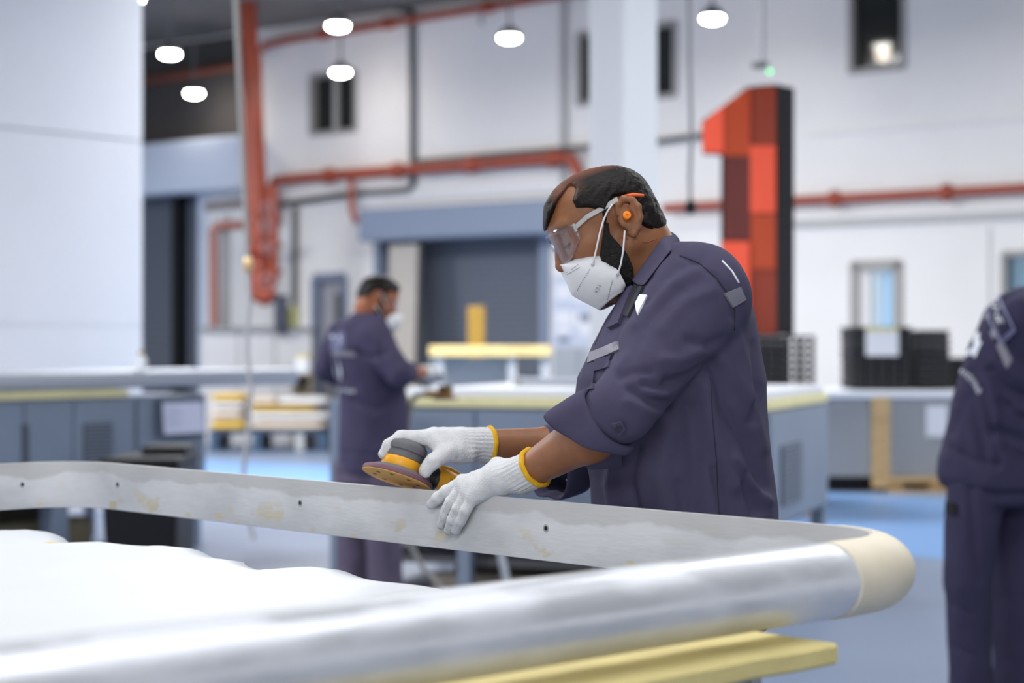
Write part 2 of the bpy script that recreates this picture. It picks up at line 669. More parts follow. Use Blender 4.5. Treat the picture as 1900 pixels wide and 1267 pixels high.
M_wood = mat('pine_wood', (0.60, 0.40, 0.19), 0.7, var=0.2, vscale=5, stretch=(1, 8, 8))
M_bluepal = mat('blue_pallet_paint', (0.035, 0.07, 0.13), 0.6)
M_metal = mat('grey_steel', (0.40, 0.43, 0.49), 0.5, metal=0.25)
M_table = mat('grey_blue_powder_coat', (0.21, 0.258, 0.345), 0.42, var=0.06, vscale=2.0)
M_tabdark = mat('dark_grey_vent', (0.06, 0.07, 0.09), 0.5)
M_sheetm = mat('sheet_stack_grey', (0.30, 0.31, 0.33), 0.5, wave=0.3, wscale=40, wdir='Z')
M_foamw = mat('white_board', (0.78, 0.80, 0.85), 0.6)
M_lampw = mat('lamp_glow', (1.0, 0.98, 0.93), 0.5, emit=45)
M_lamph = mat('lamp_housing', (0.20, 0.20, 0.20), 0.5, metal=0.5)

# floor and ceiling
fl = struct(obj('floor', MB().box(-30, 30, -14, 48, -0.2, 0.0), M_floor))
st = MB()
def off_line(c0, c1, x0, x1):
    """strip between Y+0.77X=c0 and c1"""
    return [(x0, c0 - 0.77 * x0), (x1, c0 - 0.77 * x1), (x1, c1 - 0.77 * x1), (x0, c1 - 0.77 * x0)]
st.prism(off_line(13.5, 18.6, -14, 14), 0.0, 0.003)
struct(obj('floor_marking', st, M_blue, fl))
ce = struct(obj('ceiling', MB().box(-30, 30, -14, 48, 5.75, 5.95), M_ceil))
for k in range(9):                                            # beams across the hall ceiling
    y = -10 + k * 6.5
    struct(obj('ceiling_beam', MB().box(-30, 30, y - 0.1, y + 0.1, 5.45, 5.75), M_ceil, ce))

# back wall with its openings
R_w1 = wall_rect(577, 136, 661, 246)          # upper window, two panes
R_w2 = wall_rect(1073, 52, 1254, 186)         # upper window behind the column
R_w3 = wall_rect(1578, -40, 1678, 130)        # upper window at the right
R_w4 = wall_rect(1582, 487, 1672, 900)        # glazed door
R_w5 = wall_rect(1862, 468, 2000, 640)        # lower window at the far right
R_d1 = wall_rect(584, 514, 641, 745)          # narrow door
R_s1 = wall_rect(200, 355, 382, 900)          # left shutter opening
R_s2 = wall_rect(700, 438, 1018, 900)         # wide shutter opening
R_d1 = (R_d1[0], R_d1[1], 0.0, R_d1[3]); R_w4 = (R_w4[0], R_w4[1], 0.0, R_w4[3])
R_s1 = (R_s1[0], R_s1[1], 0.0, R_s1[3]); R_s2 = (R_s2[0], R_s2[1], 0.0, R_s2[3])
HOLES = [R_w1, R_w2, R_w3, R_w4, R_w5, R_d1, R_s1, R_s2]
S_END = wall_pt(449, 300)[0]                   # left of here the upper wall is clad dark

def holed(x0, x1, z0, z1, t0, t1, holes):
    xs = sorted({x0, x1} | {h[0] for h in holes} | {h[1] for h in holes})
    zs = sorted({z0, z1} | {h[2] for h in holes} | {h[3] for h in holes})
    xs = [x for x in xs if x0 <= x <= x1]; zs = [z for z in zs if z0 <= z <= z1]
    mb = MB(MW)
    for a, b in zip(xs[:-1], xs[1:]):
        run = None
        for c, d in zip(zs[:-1], zs[1:]):
            mx, mz = (a + b) / 2, (c + d) / 2
            if any(h[0] < mx < h[1] and h[2] < mz < h[3] for h in holes):
                continue
            mb.box(a, b, t0, t1, c, d)
    return mb
wall = struct(obj('wall_back', holed(-14, 22, 0.0, 5.75, -0.3, 0.0, HOLES), M_wall))
_, zc = wall_pt(350, 262)
struct(obj('cladding_panel', MB(MW).box(-14, S_END, 0.004, 0.05, zc, 5.7), M_darkwall, wall))
# ledges and panel joints of the wall: lines that recede along it
def ledge(name, n, px0, px1, py, h, d, m):
    s0, z = wall_pt(px0, py); s1, _ = wall_pt(px1, py)
    z = wall_pt((px0 + px1) / 2, py)[1]
    return struct(obj(name, MB(MW).box(s0, s1, 0.0, d, z - h / 2, z + h / 2), m))
ledge('trim_1', 1, 1476, 1990, 405, 0.07, 0.06, M_trim)
ledge('trim_2', 2, 1236, 1990, 398, 0.10, 0.03, M_wall)
ledge('trim_3', 3, 1500, 1990, 230, 0.05, 0.03, M_wall)
s_, z_ = wall_pt(1832, 420)
struct(obj('trim_4', MB(MW).box(s_ - 0.03, s_ + 0.03, 0, 0.03, 0, z_), M_wall))
s_, z_ = wall_pt(660, 372)
s2_, _ = wall_pt(1060, 372)
struct(obj('trim_5', MB(MW).box(s_, s2_, 0, 0.05, z_ - 0.05, z_ + 0.08), M_foamw))

def window(name, R, m_pane, nmull, depth=0.12, fw=0.035, sill=True, glass=None):
    s0, s1, z0, z1 = R
    fr = MB(MW)
    for a in ((s0 - 0.03, s0 + fw, z0, z1), (s1 - fw, s1 + 0.03, z0, z1), (s0, s1, z1 - fw, z1 + 0.03), (s0, s1, z0 - 0.03, z0 + fw)):
        fr.box(a[0], a[1], -depth, 0.02, a[2], a[3])
    w_ = struct(obj(name, fr, M_frame))
    n = nmull + 1
    for k in range(nmull):
        x = s0 + (s1 - s0) * (k + 1) / n
        obj('mullion', MB(MW).box(x - 0.025, x + 0.025, -depth, -0.02, z0, z1), M_trim, w_)
    for k in range(n):
        a = s0 + fw + (s1 - s0 - 2 * fw) * k / n; b = s0 + fw + (s1 - s0 - 2 * fw) * (k + 1) / n
        obj('pane', MB(MW).box(a, b, -depth + 0.01, -depth + 0.03, z0 + fw, z1 - fw), m_pane, w_)
    return w_
window('window_1', R_w1, M_glassdark, 1)
window('window_2', R_w2, M_glassdark, 1)
window('window_3', R_w3, M_glassdark, 0)
M_lit = mat('lit_room_behind_glass', (0.50, 0.70, 0.90), 0.4, emit=0.55)
M_lit2 = mat('teal_lit_backing', (0.16, 0.33, 0.42), 0.5, emit=0.25)
M_lit3 = mat('white_lit_backing', (0.80, 0.85, 0.92), 0.5, emit=0.5)
def lit_backing(R, cuts):  # glowing panels stand in for the lit rooms behind the glass
    s0, s1, z0, z1 = R
    for name, a, b, m in cuts:
        struct(obj(name, MB(MW).box(s0 + (s1 - s0) * a, s0 + (s1 - s0) * b, -0.28, -0.24, z0, z1), m))
M_clear = mat('clear_window_glass', (0.75, 0.9, 1.0), 0.05)
M_clear.node_tree.nodes['Principled BSDF'].inputs['Transmission Weight'].default_value = 0.9
d4 = window('door_2', R_w4, M_clear, 0, fw=0.09)
s0, s1, z0, z1 = R_w4
obj('door_jamb', MB(MW).box(s0 + 0.05, s0 + (s1 - s0) * 0.34, -0.1, -0.02, z0, z1 - 0.09), M_wall, d4)
lit_backing((s0, s1, z0, z1), [('trim_6', 0.30, 0.45, M_lit3), ('trim_7', 0.45, 0.78, M_lit), ('trim_8', 0.78, 1.0, M_lit2)])
window('window_4', R_w5, M_clear, 0)
lit_backing(R_w5, [('trim_9', 0, 0.25, M_lit2), ('trim_10', 0.25, 1, M_lit)])
d1 = struct(obj('door_1', MB(MW).box(R_d1[0] - 0.05, R_d1[0] + 0.05, -0.12, 0.03, 0, R_d1[3]).box(R_d1[1] - 0.05, R_d1[1] + 0.05, -0.12, 0.03, 0, R_d1[3])
            .box(R_d1[0], R_d1[1], -0.12, 0.03, R_d1[3] - 0.05, R_d1[3] + 0.06), M_shutbox2))
w_ = R_d1[1] - R_d1[0]
obj('door_leaf', MB(MW).box(R_d1[0] + 0.05, R_d1[1] - 0.05, -0.14, -0.10, 0, R_d1[3] - 0.05), mat('grey_door_leaf', (0.34, 0.34, 0.38), 0.5), d1)
obj('pane', MB(MW).box(R_d1[0] + w_ * 0.52, R_d1[0] + w_ * 0.86, -0.10, -0.09, 0.95, R_d1[3] - 0.22), M_glassdark, d1)

# ---- roller shutters: housing, guide rails and every slat
def shutter(label, R, box_px, m_box, front, z_low, nsl=34, depth=0.5):
    s0, s1, z0, z1 = R
    c = MW @ Vector(((s0 + s1) / 2, 0, 0))
    t = thing('roller_shutter', label, 'shutter', c)
    b = wall_rect(*box_px, off=depth)
    obj('housing', MB(MW).box(b[0], b[1], 0.02, depth, b[2], b[3]), m_box, t, bevel=0.03)
    obj('guide_rail', MB(MW).box(s0 - 0.02, s0 + 0.10, -0.15, 0.06, z_low, z1 + 0.05), m_box, t)
    obj('guide_rail', MB(MW).box(s1 - 0.10, s1 + 0.02, -0.15, 0.06, z_low, z1 + 0.05), m_box, t)
    me = None
    zz0, h = z_low, (z1 + 0.1 - z_low) / nsl
    for k in range(nsl):
        mb = MB(MW)
        prof = [(-0.192, 0.0), (-0.181, h * 0.25), (-0.178, h * 0.5), (-0.181, h * 0.75), (-0.192, h)]
        vs, fs = [], []
        for s in (s0 + 0.02, s1 - 0.02):
            vs += [(s, y, zz0 + k * h + z) for y, z in prof]
        fs = [(i, i + 1, i + 6, i + 5) for i in range(4)] + [(4, 0, 5, 9), (0, 1, 2, 3, 4), (9, 8, 7, 6, 5)]
        mb.add(vs, fs)
        if me is None:
            o = obj('slat', mb, M_shut, t); me = o.data
            base = zz0
        else:
            o = bpy.data.objects.new('slat', me); C.objects.link(o); o.parent = t
            o.matrix_parent_inverse = Matrix.Translation(-Vector(t.location)); o.location = (0, 0, k * h)
    return t
sh1 = shutter('dark slate roller shutter closed beneath a pale blue housing, left of the red riser', R_s1, (190, 262, 442, 358), M_shutbox, 0.5, 0.0, 36)
s_mid, _ = wall_pt(327, 500)
obj('guide_post', MB(MW).box(s_mid - 0.05, s_mid + 0.05, -0.17, 0.05, 0, R_s1[3]), M_blackm, sh1)
sh2 = shutter('wide slate roller shutter under a long blue-grey housing behind the masked man', R_s2, (664, 378, 1040, 440), M_shutbox2, 0.5, 0.0, 38)
# white booth at the left: big panels with a joint
A = P(-260, 500, 13.2); B = P(262, 500, 15.1)
A = Vector((A[0], A[1], 0)); B = Vector((B[0], B[1], 0))
dv = (B - A).normalized(); nv = Vector((dv.y, -dv.x, 0))
MBT = Matrix(((dv.x, -nv.x, 0, A.x), (dv.y, -nv.y, 0, A.y), (0, 0, 1, 0), (0, 0, 0, 1)))
LEN = (B - A).length
wl = struct(obj('wall_left', MB(MBT).box(-4, LEN, 0.02, 0.12, 0, 5.6), M_white))
zj = CH + (633.5 - 250) / F * 14.6
for k, (z0, z1) in enumerate(((0, 1.45), (1.45, zj - 0.006), (zj + 0.006, 4.7), (4.712, 5.6))):
    for j in range(3):
        x1 = LEN - j * 2.4; x0 = x1 - 2.394
        struct(obj('wall_panel', MB(MBT).box(x0, x1, -0.012, 0.02, z0 + 0.002, z1 - 0.002), M_white, wl))

# white column that stands before the back wall
cx0, cx1 = P(1095, 0, 12.0), P(1225, 0, 12.0)
colw = cx1[0] - cx0[0]
MC = Matrix.Translation((float((cx0[0] + cx1[0]) / 2), 12.2, 0)) @ Matrix.Rotation(math.radians(43), 4, 'Z')
hw = colw / 2 / (math.cos(math.radians(43)) + math.sin(math.radians(43)))
struct(obj('column', MB(MC).box(-hw, hw, -hw, hw, 0, 5.75), mat('column_white', (0.88, 0.89, 0.92), 0.5), bevel=0.012))

# ---- red fire pipes on the back wall
def pipe_thing(name, label, cat, pts, r, m, couplings=(), rc=1.5, lc=0.10, group=None, n=12):
    t = thing(name, label, cat, pts[0], group)
    obj('pipe', MB().tube(pts, r, n=n), m, t, smooth=50)
    for c, d in couplings:
        d = Vector(d).normalized(); c = Vector(c)
        obj('coupling', MB().tube([c - d * lc, c - d * lc * 0.5, c + d * lc * 0.5, c + d * lc], [r * 1.2, r * rc, r * rc, r * 1.2], n=n), m, t, smooth=50)
    return t
def wpt(px, py, off):
    s, z = wall_pt(px, py, off)
    return MW @ Vector((s, off, z))
def along(pxs, pya, pyb, xa, xb, off):
    return [wpt(x, pya + (pyb - pya) * (x - xa) / (xb - xa), off) for x in pxs]
p_hi = [wpt(486, 92, .18), wpt(492, 84, .18)] + along((540, 700, 860, 1000, 1060), 76, 0, 520, 985, .18)
pipe_thing('fire_pipe', 'long red fire pipe climbing along the top edge of the white wall', 'pipe', p_hi, 0.055, M_red,
           [(wpt(x, 76 - (x - 520) * 76 / 465, .18), WDIR) for x in (600, 720, 905)])
obj_hangers = thing('pipe_hanger', 'short grey hanger below the upper red fire pipe', 'hanger', wpt(893, 40, .18))
obj('rod', MB().tube([wpt(893, 14, .18), wpt(893, 46, .18)], 0.03, n=8), M_cond2, obj_hangers)
p_mid = [wpt(506, 412, .20), wpt(506, 345, .20), wpt(510, 335, .20)] + along((540, 700, 860, 1000, 1052), 333, 293, 520, 1050, .20) + [wpt(1060, 294, .20), wpt(1066, 304, .20), wpt(1082, 340, .20), wpt(1090, 384, .20), wpt(1100, 390, .20)]
pm = pipe_thing('fire_pipe', 'red fire pipe turning down behind the head of the masked man', 'pipe', p_mid, 0.072, M_red,
                [(wpt(x, 333 - (x - 520) * 40 / 530, .20), WDIR) for x in (610, 738, 875, 1028)])
p_br = [wpt(652, 323, .20), wpt(652, 368, .20), wpt(654, 392, .20), wpt(662, 412, .20)]
obj('branch', MB().tube(p_br, 0.045, n=10), M_red, pm, smooth=50)
p_rt = along((1232, 1400, 1480, 1600, 1750, 1900, 2000), 386, 349, 1235, 1900, .16)
pipe_thing('fire_pipe', 'straight red fire pipe running right from behind the red numeral', 'pipe', p_rt, 0.055, M_red,
           [(wpt(x, 386 - (x - 1235) * 37 / 665, .16), WDIR) for x in (1549, 1757)], rc=1.75, lc=0.07)
# dim pipe on the dark cladding
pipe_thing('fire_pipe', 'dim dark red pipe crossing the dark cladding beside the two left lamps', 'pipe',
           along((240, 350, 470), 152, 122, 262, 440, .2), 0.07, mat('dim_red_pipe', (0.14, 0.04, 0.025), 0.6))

# the fat red riser with its stack of valves, 1 m before the wall
DR = 24.6
def rp(px, py, d=DR): return Vector([float(c) for c in P(px, py, d)])
ri = thing('fire_riser', 'fat red sprinkler riser with a cluster of valves at its foot', 'pipe', (*rp(478, 550)[:2], 0))
obj('riser_pipe', MB().tube([rp(457, -60), rp(462, 60), rp(470, 260), rp(478, 420), rp(482, 540)], 0.115, n=16), M_red, ri, smooth=50)
obj('riser_pipe', MB().tube([rp(474, 88), rp(478, 130), rp(482, 260), rp(490, 400)], 0.06, n=12), M_red, ri, smooth=50)
obj('valve_pipe', MB().tube([rp(506, 345), rp(507, 420), rp(506, 530)], 0.075, n=12), M_red, ri, smooth=50)
for i, (x, y, r_) in enumerate(((478, 395, .15), (480, 440, .16), (482, 490, .16), (482, 530, .17), (505, 410, .12), (506, 455, .12), (507, 505, .13))):
    obj('flange', MB().tube([rp(x, y - 4), rp(x, y + 4)], r_, n=16), M_red, ri, smooth=40)
obj('valve_body', MB().tube([rp(482, 452), rp(482, 470), rp(482, 482)], [.10, .19, .10], n=14), M_red, ri, smooth=50)
obj('valve_foot', MB().tube([rp(470, 538), rp(492, 548), rp(510, 538)], [.13, .15, .13], n=14), M_red, ri, smooth=50)
for (x, y) in ((497, 385), (494, 420), (495, 460), (496, 520)):
    obj('hand_wheel', MB().tube([rp(x, y, DR - .25) + Vector((math.cos(a) * .07, 0, math.sin(a) * .07)) for a in np.linspace(0, 2 * math.pi, 13)[:-1]], 0.016, n=6, closed=True), mat('pinkish_grey_metal', (.36, .22, .22), .5), ri, smooth=180)
# dull red drop left of the riser
pipe_thing('drain_pipe', 'dull red drain pipe standing left of the riser, bent over at its top', 'pipe',
           [rp(470, 418, 25.4), rp(440, 418, 25.4), rp(402, 420, 25.4), rp(396, 428, 25.4), rp(397, 560, 25.4), rp(398, 700, 25.4)], 0.06, mat('dull_red_pipe', (0.30, 0.10, 0.07), 0.6))
pipe_thing('drain_pipe', 'pale grey drain pipe between the dull red drop and the riser', 'pipe',
           [rp(418, 400, 25.6), rp(418, 520, 25.6), rp(418, 640, 25.6), rp(419, 700, 25.6)], 0.07, M_cond2)
# grey conduits
pipe_thing('conduit', 'dark grey conduit dropping past the upper window and bending left', 'conduit',
           [wpt(690, 4, .05), wpt(760, 20, .05), wpt(764, 28, .05), wpt(765, 180, .05), wpt(766, 340, .05), wpt(760, 353, .05), wpt(640, 362, .05), wpt(530, 378, .05), wpt(500, 384, .05)], 0.045, M_conduit)
pipe_thing('conduit', 'dark conduit from the lower bend down to the black wall box', 'conduit',
           [wpt(547, 386, .05), wpt(547, 450, .05), wpt(546, 600, .05)], 0.045, M_conduit)
pipe_thing('conduit', 'dark grey conduit level above the red pipe, left of the white column', 'conduit',
           along((766, 900, 1120), 300, 272, 770, 1095, .15), 0.03, M_conduit)
pipe_thing('conduit', 'short dark conduit between the white column and the red numeral', 'conduit',
           along((1180, 1240, 1330), 261, 251, 1230, 1305, .06), 0.035, M_conduit)
pipe_thing('conduit', 'pale upright conduit on the wall just left of the white column', 'conduit',
           [wpt(1045, -30, .05), wpt(1045, 150, .05), wpt(1046, 345, .05)], 0.045, M_cond2)
pipe_thing('conduit', 'brown-grey cable duct level across the wall below the drain pipes', 'conduit',
           [rp(380, 384, 25.9), rp(420, 380, 25.9), rp(460, 376, 25.9)], 0.06, mat('brown_grey_duct', (.17, .14, .14), .6))

# ---- pendant lamps
def lamp(px, py, label, d=None, grp='pendant lamps of the hall'):
    h = 3.5
    d = h * F / (CY - py)
    p = P(px, py, d)
    t = thing('pendant_lamp', label, 'lamp', p, grp)
    M_ = Matrix.Translation([float(c) for c in p])
    obj('diffuser', MB(M_).lathe([(0.02, -0.045), (0.07, -0.041), (0.108, -0.024), (0.117, 0.0), (0.112, 0.01)], 20), M_lampw, t, smooth=60)
    obj('housing', MB(M_).lathe([(0.121, 0.011), (0.13, 0.03), (0.12, 0.06), (0.08, 0.10), (0.05, 0.13), (0.02, 0.14)], 20), M_lamph, t, smooth=60)
    obj('stem', MB(M_).tube([(0, 0, 0.13), (0, 0, 5.76 - p[2])], 0.014, n=8), M_lamph, t, smooth=60)
    l = bpy.data.lights.new('lamp_glow', 'POINT'); l.energy = 11; l.color = (1.0, .86, .70); l.shadow_soft_size = .1
    o = bpy.data.objects.new('lamp_glow', l); o.location = [float(p[0]), float(p[1]), float(p[2]) - .12]; C.objects.link(o)
    return t
lamp(315, 100, 'glowing pendant lamp on the dark cladding, upper of its two lamps')
lamp(360, 173, 'glowing pendant lamp on the dark cladding, lower of its two lamps')
lamp(627, 48, 'glowing pendant lamp hung in line with the upper red fire pipe')
lamp(632, 134, 'glowing pendant lamp hung before the two-pane upper window')
lamp(945, 70, 'glowing pendant lamp on the bare wall midway to the white column')
lamp(1322, 34, 'glowing pendant lamp with visible grey housing above the red numeral')
lamp(245, -3, 'glowing pendant lamp cut by the top of the frame above the white booth')

# a lamp above the frame whose mirror image shows in the slightly tilted pane of the upper right window
_al = math.radians(3.6)
_n = WNRM * math.cos(_al) - Vector((0, 0, 1)) * math.sin(_al)
_s, _z = wall_pt(1638, 90, -0.11)
_h = MW @ Vector((_s, -0.11, _z)); _d = (_h - Vector((0, 0, CH))).normalized()
_r = _d - 2 * _d.dot(_n) * _n
_t = (CH + 3.46 - _h.z) / _r.z
_q = _h + _r * _t
lamp(CX + _q.x / _q.y * F, CY - 3.5 / _q.y * F, 'glowing pendant lamp high above the far worker, mirrored in the upper right window')
for c_ in bpy.data.objects['window_3'].children:
    if c_.name.startswith('pane'):
        _m = MW @ Vector(((R_w3[0] + R_w3[1]) / 2, -.11, (R_w3[2] + R_w3[3]) / 2))
        _T = Matrix.Translation(_m) @ Matrix.Rotation(_al, 4, WDIR) @ Matrix.Translation(-_m)
        c_.data.transform(_T)
lamp(1960, -40, 'added unseen pendant lamp beyond the upper right corner, lighting the wall')  # unseen lamp added to warm the upper right wall
# the air hose, the pendant switch and the small camera on its pole
M_hose = mat('pale_grey_hose', (0.33, 0.32, 0.31), 0.6)
def hp(px, py, d=9.6): return Vector([float(c) for c in P(px, py, d)])
ah = thing('air_hose', 'pale grey air hose hanging from the ceiling before the riser', 'hose', hp(437, -200))
obj('hose', MB().tube([Vector((hp(430, 0).x, 9.6, 5.75)), hp(434, -100), hp(440, 60), hp(448, 230), hp(455, 380), hp(460, 480)], 0.014, n=10), M_hose, ah, smooth=60)
obj('hose_lower', MB().tube([hp(460, 500), hp(464, 560), hp(458, 620), hp(459, 660), hp(466, 720), hp(460, 800), hp(452, 870), hp(455, 930), hp(470, 1000)], 0.012, n=10), M_cond2, ah, smooth=60)
obj('brass_fitting', MB().tube([hp(460, 478), hp(460, 490), hp(460, 504)], [.018, .03, .02], n=10), mat('brass', (.75, .55, .30), .35, metal=.8), ah, smooth=60)
ps = thing('pendant_switch', 'black ball-ended pendant switch on a grey cable left of the red numeral', 'switch', P(1281, 384, 11))
obj('cable', MB().tube([(float(P(1279, 0, 11)[0]), 11, 5.75)] + [P(x, y, 11) for x, y in ((1279, -60), (1280, 120), (1283, 260), (1280, 330), (1281, 372))], 0.012, n=8), mat('grey_cable', (.22, .22, .24), .6), ps, smooth=60)
obj('ball', MB(Matrix.Translation([float(c) for c in P(1281, 384, 11)])).lathe([(.005, -.042), (.022, -.036), (.034, -.015), (.036, .004), (.030, .022), (.018, .036), (.008, .045)], 16), M_black, ps, smooth=60)
cm = thing('hall_camera', 'small grey camera hanging on a pole, with a green light beneath', 'camera', P(1414, 118, 15))
obj('pole', MB().tube([(float(P(1414, 0, 15)[0]), 15, 5.75), P(1414, 112, 15)], 0.018, n=8), M_cond2, cm, smooth=60)
obj('body', MB(Matrix.Translation([float(c) for c in P(1411, 121, 15)])).box(-.07, .06, -.05, .05, -.022, .022), M_lamph, cm, bevel=.01)
obj('green_light', MB(Matrix.Translation([float(c) for c in P(1428, 133, 15)])).lathe([(.004, -.016), (.016, -.008), (.018, 0), (.016, .01), (.006, .016)], 12), mat('green_led', (.10, .8, .25), .4, emit=3.0), cm, smooth=60)

# ---- the big red numeral
DS = 15.0
MS = Matrix.Translation([float(P(1390, 620, DS)[0]), DS, 0]) @ Matrix.Rotation(math.radians(-38), 4, 'Z')
# the near face in its own plane, from pixel outline
def face_xz(px, py):
    """pixel -> (x,z) on the plane of the numeral's front face"""
    o = Vector((0, 0, CH)); d = Vector(((px - CX) / F, 1, -(py - CY) / F))
    n = MS.to_3x3() @ Vector((0, -1, 0)); p0 = MS @ Vector((0, 0, 0))
    t = (p0 - o).dot(n) / d.dot(n)
    q = MS.inverted() @ (o + d * t)
    return q.x, q.z
out = [face_xz(*p) for p in ((1339, 622), (1341, 287), (1306, 285), (1304, 226), (1386, 163), (1443, 157), (1443, 622))]
num = thing('numeral_sign', 'tall red numeral one with black edges standing on black crates', 'sign', MS @ Vector((0, 0, out[0][1])))
obj('black_return', MB(MS).prism([(x, z) for x, z in out], 0, 0), M_blackm, num) if False else None
def ext(poly, y0, y1):
    mb = MB(MS)
    n = len(poly)
    vs = [(x, y0, z) for x, z in poly] + [(x, y1, z) for x, z in poly]
    fs = [tuple(range(n)), tuple(range(2 * n - 1, n - 1, -1))] + [(i, (i + 1) % n, n + (i + 1) % n, n + i) for i in range(n)]
    return mb.add(vs, fs)
obj('black_body', ext(out, 0.012, 0.26), M_blackm, num)
rim = MB(MS)
obj('rim', MB(MS).tube([(x, 0.005, z) for x, z in out], 0.016, n=6, closed=True), M_blackm, num, smooth=60)
RA = mat('red_acrylic', (0.52, 0.06, 0.012), 0.15, spec=.35, coat=0.15)  # the differing reds paint glossy reflections into the facets
RB = mat('red_acrylic_dark_reflection', (0.14, 0.022, 0.014), 0.12, spec=.4, coat=0.2)
RC = mat('red_acrylic_bright_reflection', (0.95, 0.11, 0.05), 0.25, spec=.3)
RD = mat('red_acrylic_dull_reflection', (0.30, 0.036, 0.01), 0.15, spec=.35, coat=0.15)
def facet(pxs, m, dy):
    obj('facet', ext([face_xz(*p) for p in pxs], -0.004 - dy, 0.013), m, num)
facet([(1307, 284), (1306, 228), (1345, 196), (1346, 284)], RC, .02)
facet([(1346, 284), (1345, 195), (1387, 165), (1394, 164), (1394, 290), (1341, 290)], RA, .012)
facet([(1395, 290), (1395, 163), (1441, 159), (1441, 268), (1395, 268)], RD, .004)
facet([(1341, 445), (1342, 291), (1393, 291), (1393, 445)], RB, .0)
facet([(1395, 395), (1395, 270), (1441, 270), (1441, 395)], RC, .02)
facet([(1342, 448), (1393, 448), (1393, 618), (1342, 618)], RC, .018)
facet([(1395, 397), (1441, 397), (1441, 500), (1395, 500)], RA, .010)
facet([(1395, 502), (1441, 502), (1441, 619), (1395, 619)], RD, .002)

# ---- stacked black crates
def crate_proto(lx, ly, h, label):
    t = thing('plastic_crate', label, 'crate', (0, 0, 0), 'black crates stacked by the wall')
    wl_ = 0.02
    mb = MB().box(-lx / 2, lx / 2, -ly / 2, ly / 2, 0, 0.012)
    for a in ((-lx / 2, lx / 2, -ly / 2, -ly / 2 + wl_), (-lx / 2, lx / 2, ly / 2 - wl_, ly / 2), (-lx / 2, -lx / 2 + wl_, -ly / 2, ly / 2), (lx / 2 - wl_, lx / 2, -ly / 2, ly / 2)):
        mb.box(a[0], a[1], a[2], a[3], 0.008, h - 0.014)
    obj('tray', mb, M_black, t)
    r = MB()
    for a in ((-lx / 2 - .015, lx / 2 + .015, -ly / 2 - .015, -ly / 2 + .01), (-lx / 2 - .015, lx / 2 + .015, ly / 2 - .01, ly / 2 + .015), (-lx / 2 - .015, -lx / 2 + .01, -ly / 2, ly / 2), (lx / 2 - .01, lx / 2 + .015, -ly / 2, ly / 2)):
        r.box(a[0], a[1], a[2], a[3], h - .016, h - .002)
    obj('rim', r, M_blackm, t)
    g = MB()
    nn = 5
    for k in range(nn):
        x = -lx / 2 + lx * (k + 0.5) / nn
        g.tube([(x + math.cos(a) * .028, -ly / 2 - .003, h * .45 + math.sin(a) * h * .28) for a in np.linspace(0, 2 * math.pi, 11)[:-1]], 0.004, n=4, closed=True)
        g.box(x - .035, x + .035, -ly / 2 - .006, -ly / 2, h * .10, h * .14)
    obj('ribs', g, mat('grey_rib_plastic', (.12, .12, .125), .45), t)  # ribs are a lighter grey than the crate
    return t
ORD = ['bottom', 'second', 'third', 'fourth', 'fifth', 'sixth', 'seventh', 'eighth', 'topmost']
def ordn(k, n):
    return 'topmost' if k == n - 1 else ORD[k]
def crate_stack(px0, px1, py_top, py_base, d, n, where, rot, ly=0.4):
    a, b = P(px0, py_base, d), P(px1, py_base, d)
    lx = (b[0] - a[0]) / (abs(math.cos(rot)) + 0.0)
    z0 = a[2]; h = (P(px0, py_top, d)[2] - z0) / n
    c = ((a[0] + b[0]) / 2, d + ly / 2)
    pr = crate_proto(lx - 0.03, ly, h, 'black plastic crate, bottom of %s' % where)
    pr.location = (float(c[0]), float(c[1]), float(z0)); pr.rotation_euler = (0, 0, rot)
    for k in range(1, n):
        dup(pr, (c[0] + random.uniform(-.006, .006), c[1], z0 + k * h), 'black plastic crate, %s of %s' % (ordn(k, n), where), rot)
    return z0
random.seed(4)
# ---- the two pallets of sheets the crates stand on (right of the masked man)
def sheet_stack(name, label, cx0, cx1, py_top, py_bot, d, depth, rot=0.0):
    a, b = P(cx0, py_top, d), P(cx1, py_top, d)
    zt, zb = a[2], P(cx0, py_bot, d)[2]
    t = thing(name, label, 'stack', ((a[0] + b[0]) / 2, d + depth / 2, 0.0))
    return t, a[0], b[0], zt, zb, d, d + depth
t, x0, x1, zt, zb, y0, y1 = sheet_stack('sheet_stack', 'strapped grey sheet stack on a wooden pallet at right of the masked man', 1494, 1800, 726, 884, 16.6, 1.9)
obj('core', MB().box(x0, x1, y0, y1, zb, zt - 0.06), M_sheetm, t)
obj('cover_board', MB().box(x0 - .02, x1 + .02, y0 - .03, y1, zt - .06, zt), M_foamw, t, bevel=.008)
for (pa, pb) in ((1617, 1650),):
    xa, xb = P(pa, 0, y0)[0], P(pb, 0, y0)[0]
    obj('batten', MB().box(xa, xb, y0 - .035, y0 - .002, zb - .10, zt - .05), M_wood, t, bevel=.004)
xa, xb = P(1718, 0, y0)[0], P(1757, 0, y0)[0]
obj('label_sheet', MB().box(xa, xb, y0 - .012, y0 - .002, P(0, 810, y0)[2], P(0, 752, y0)[2]), M_paper, t)
xa = P(1650, 0, y0)[0]
for k, x in enumerate((xa, (xa + x1) / 2, x1 - .12)):
    obj('bearer', MB().box(x, x + .12, y0, y1, 0.02, zb - .03), M_wood, t)
obj('deck_board', MB().box(xa - .02, x1, y0 - .04, y1, max(zb - .05, .03), zb - .004), M_wood, t)
obj('bottom_board', MB().box(xa - .02, x1, y0 - .05, y0 + .1, 0.0, 0.022), M_wood, t)
obj('dark_gap_block', MB().box(x0 + .02, xa - .06, y0 + .08, y1 - .1, 0.0, zb), M_black, t)  # black block stands for the dark, shaded gap under the sheets
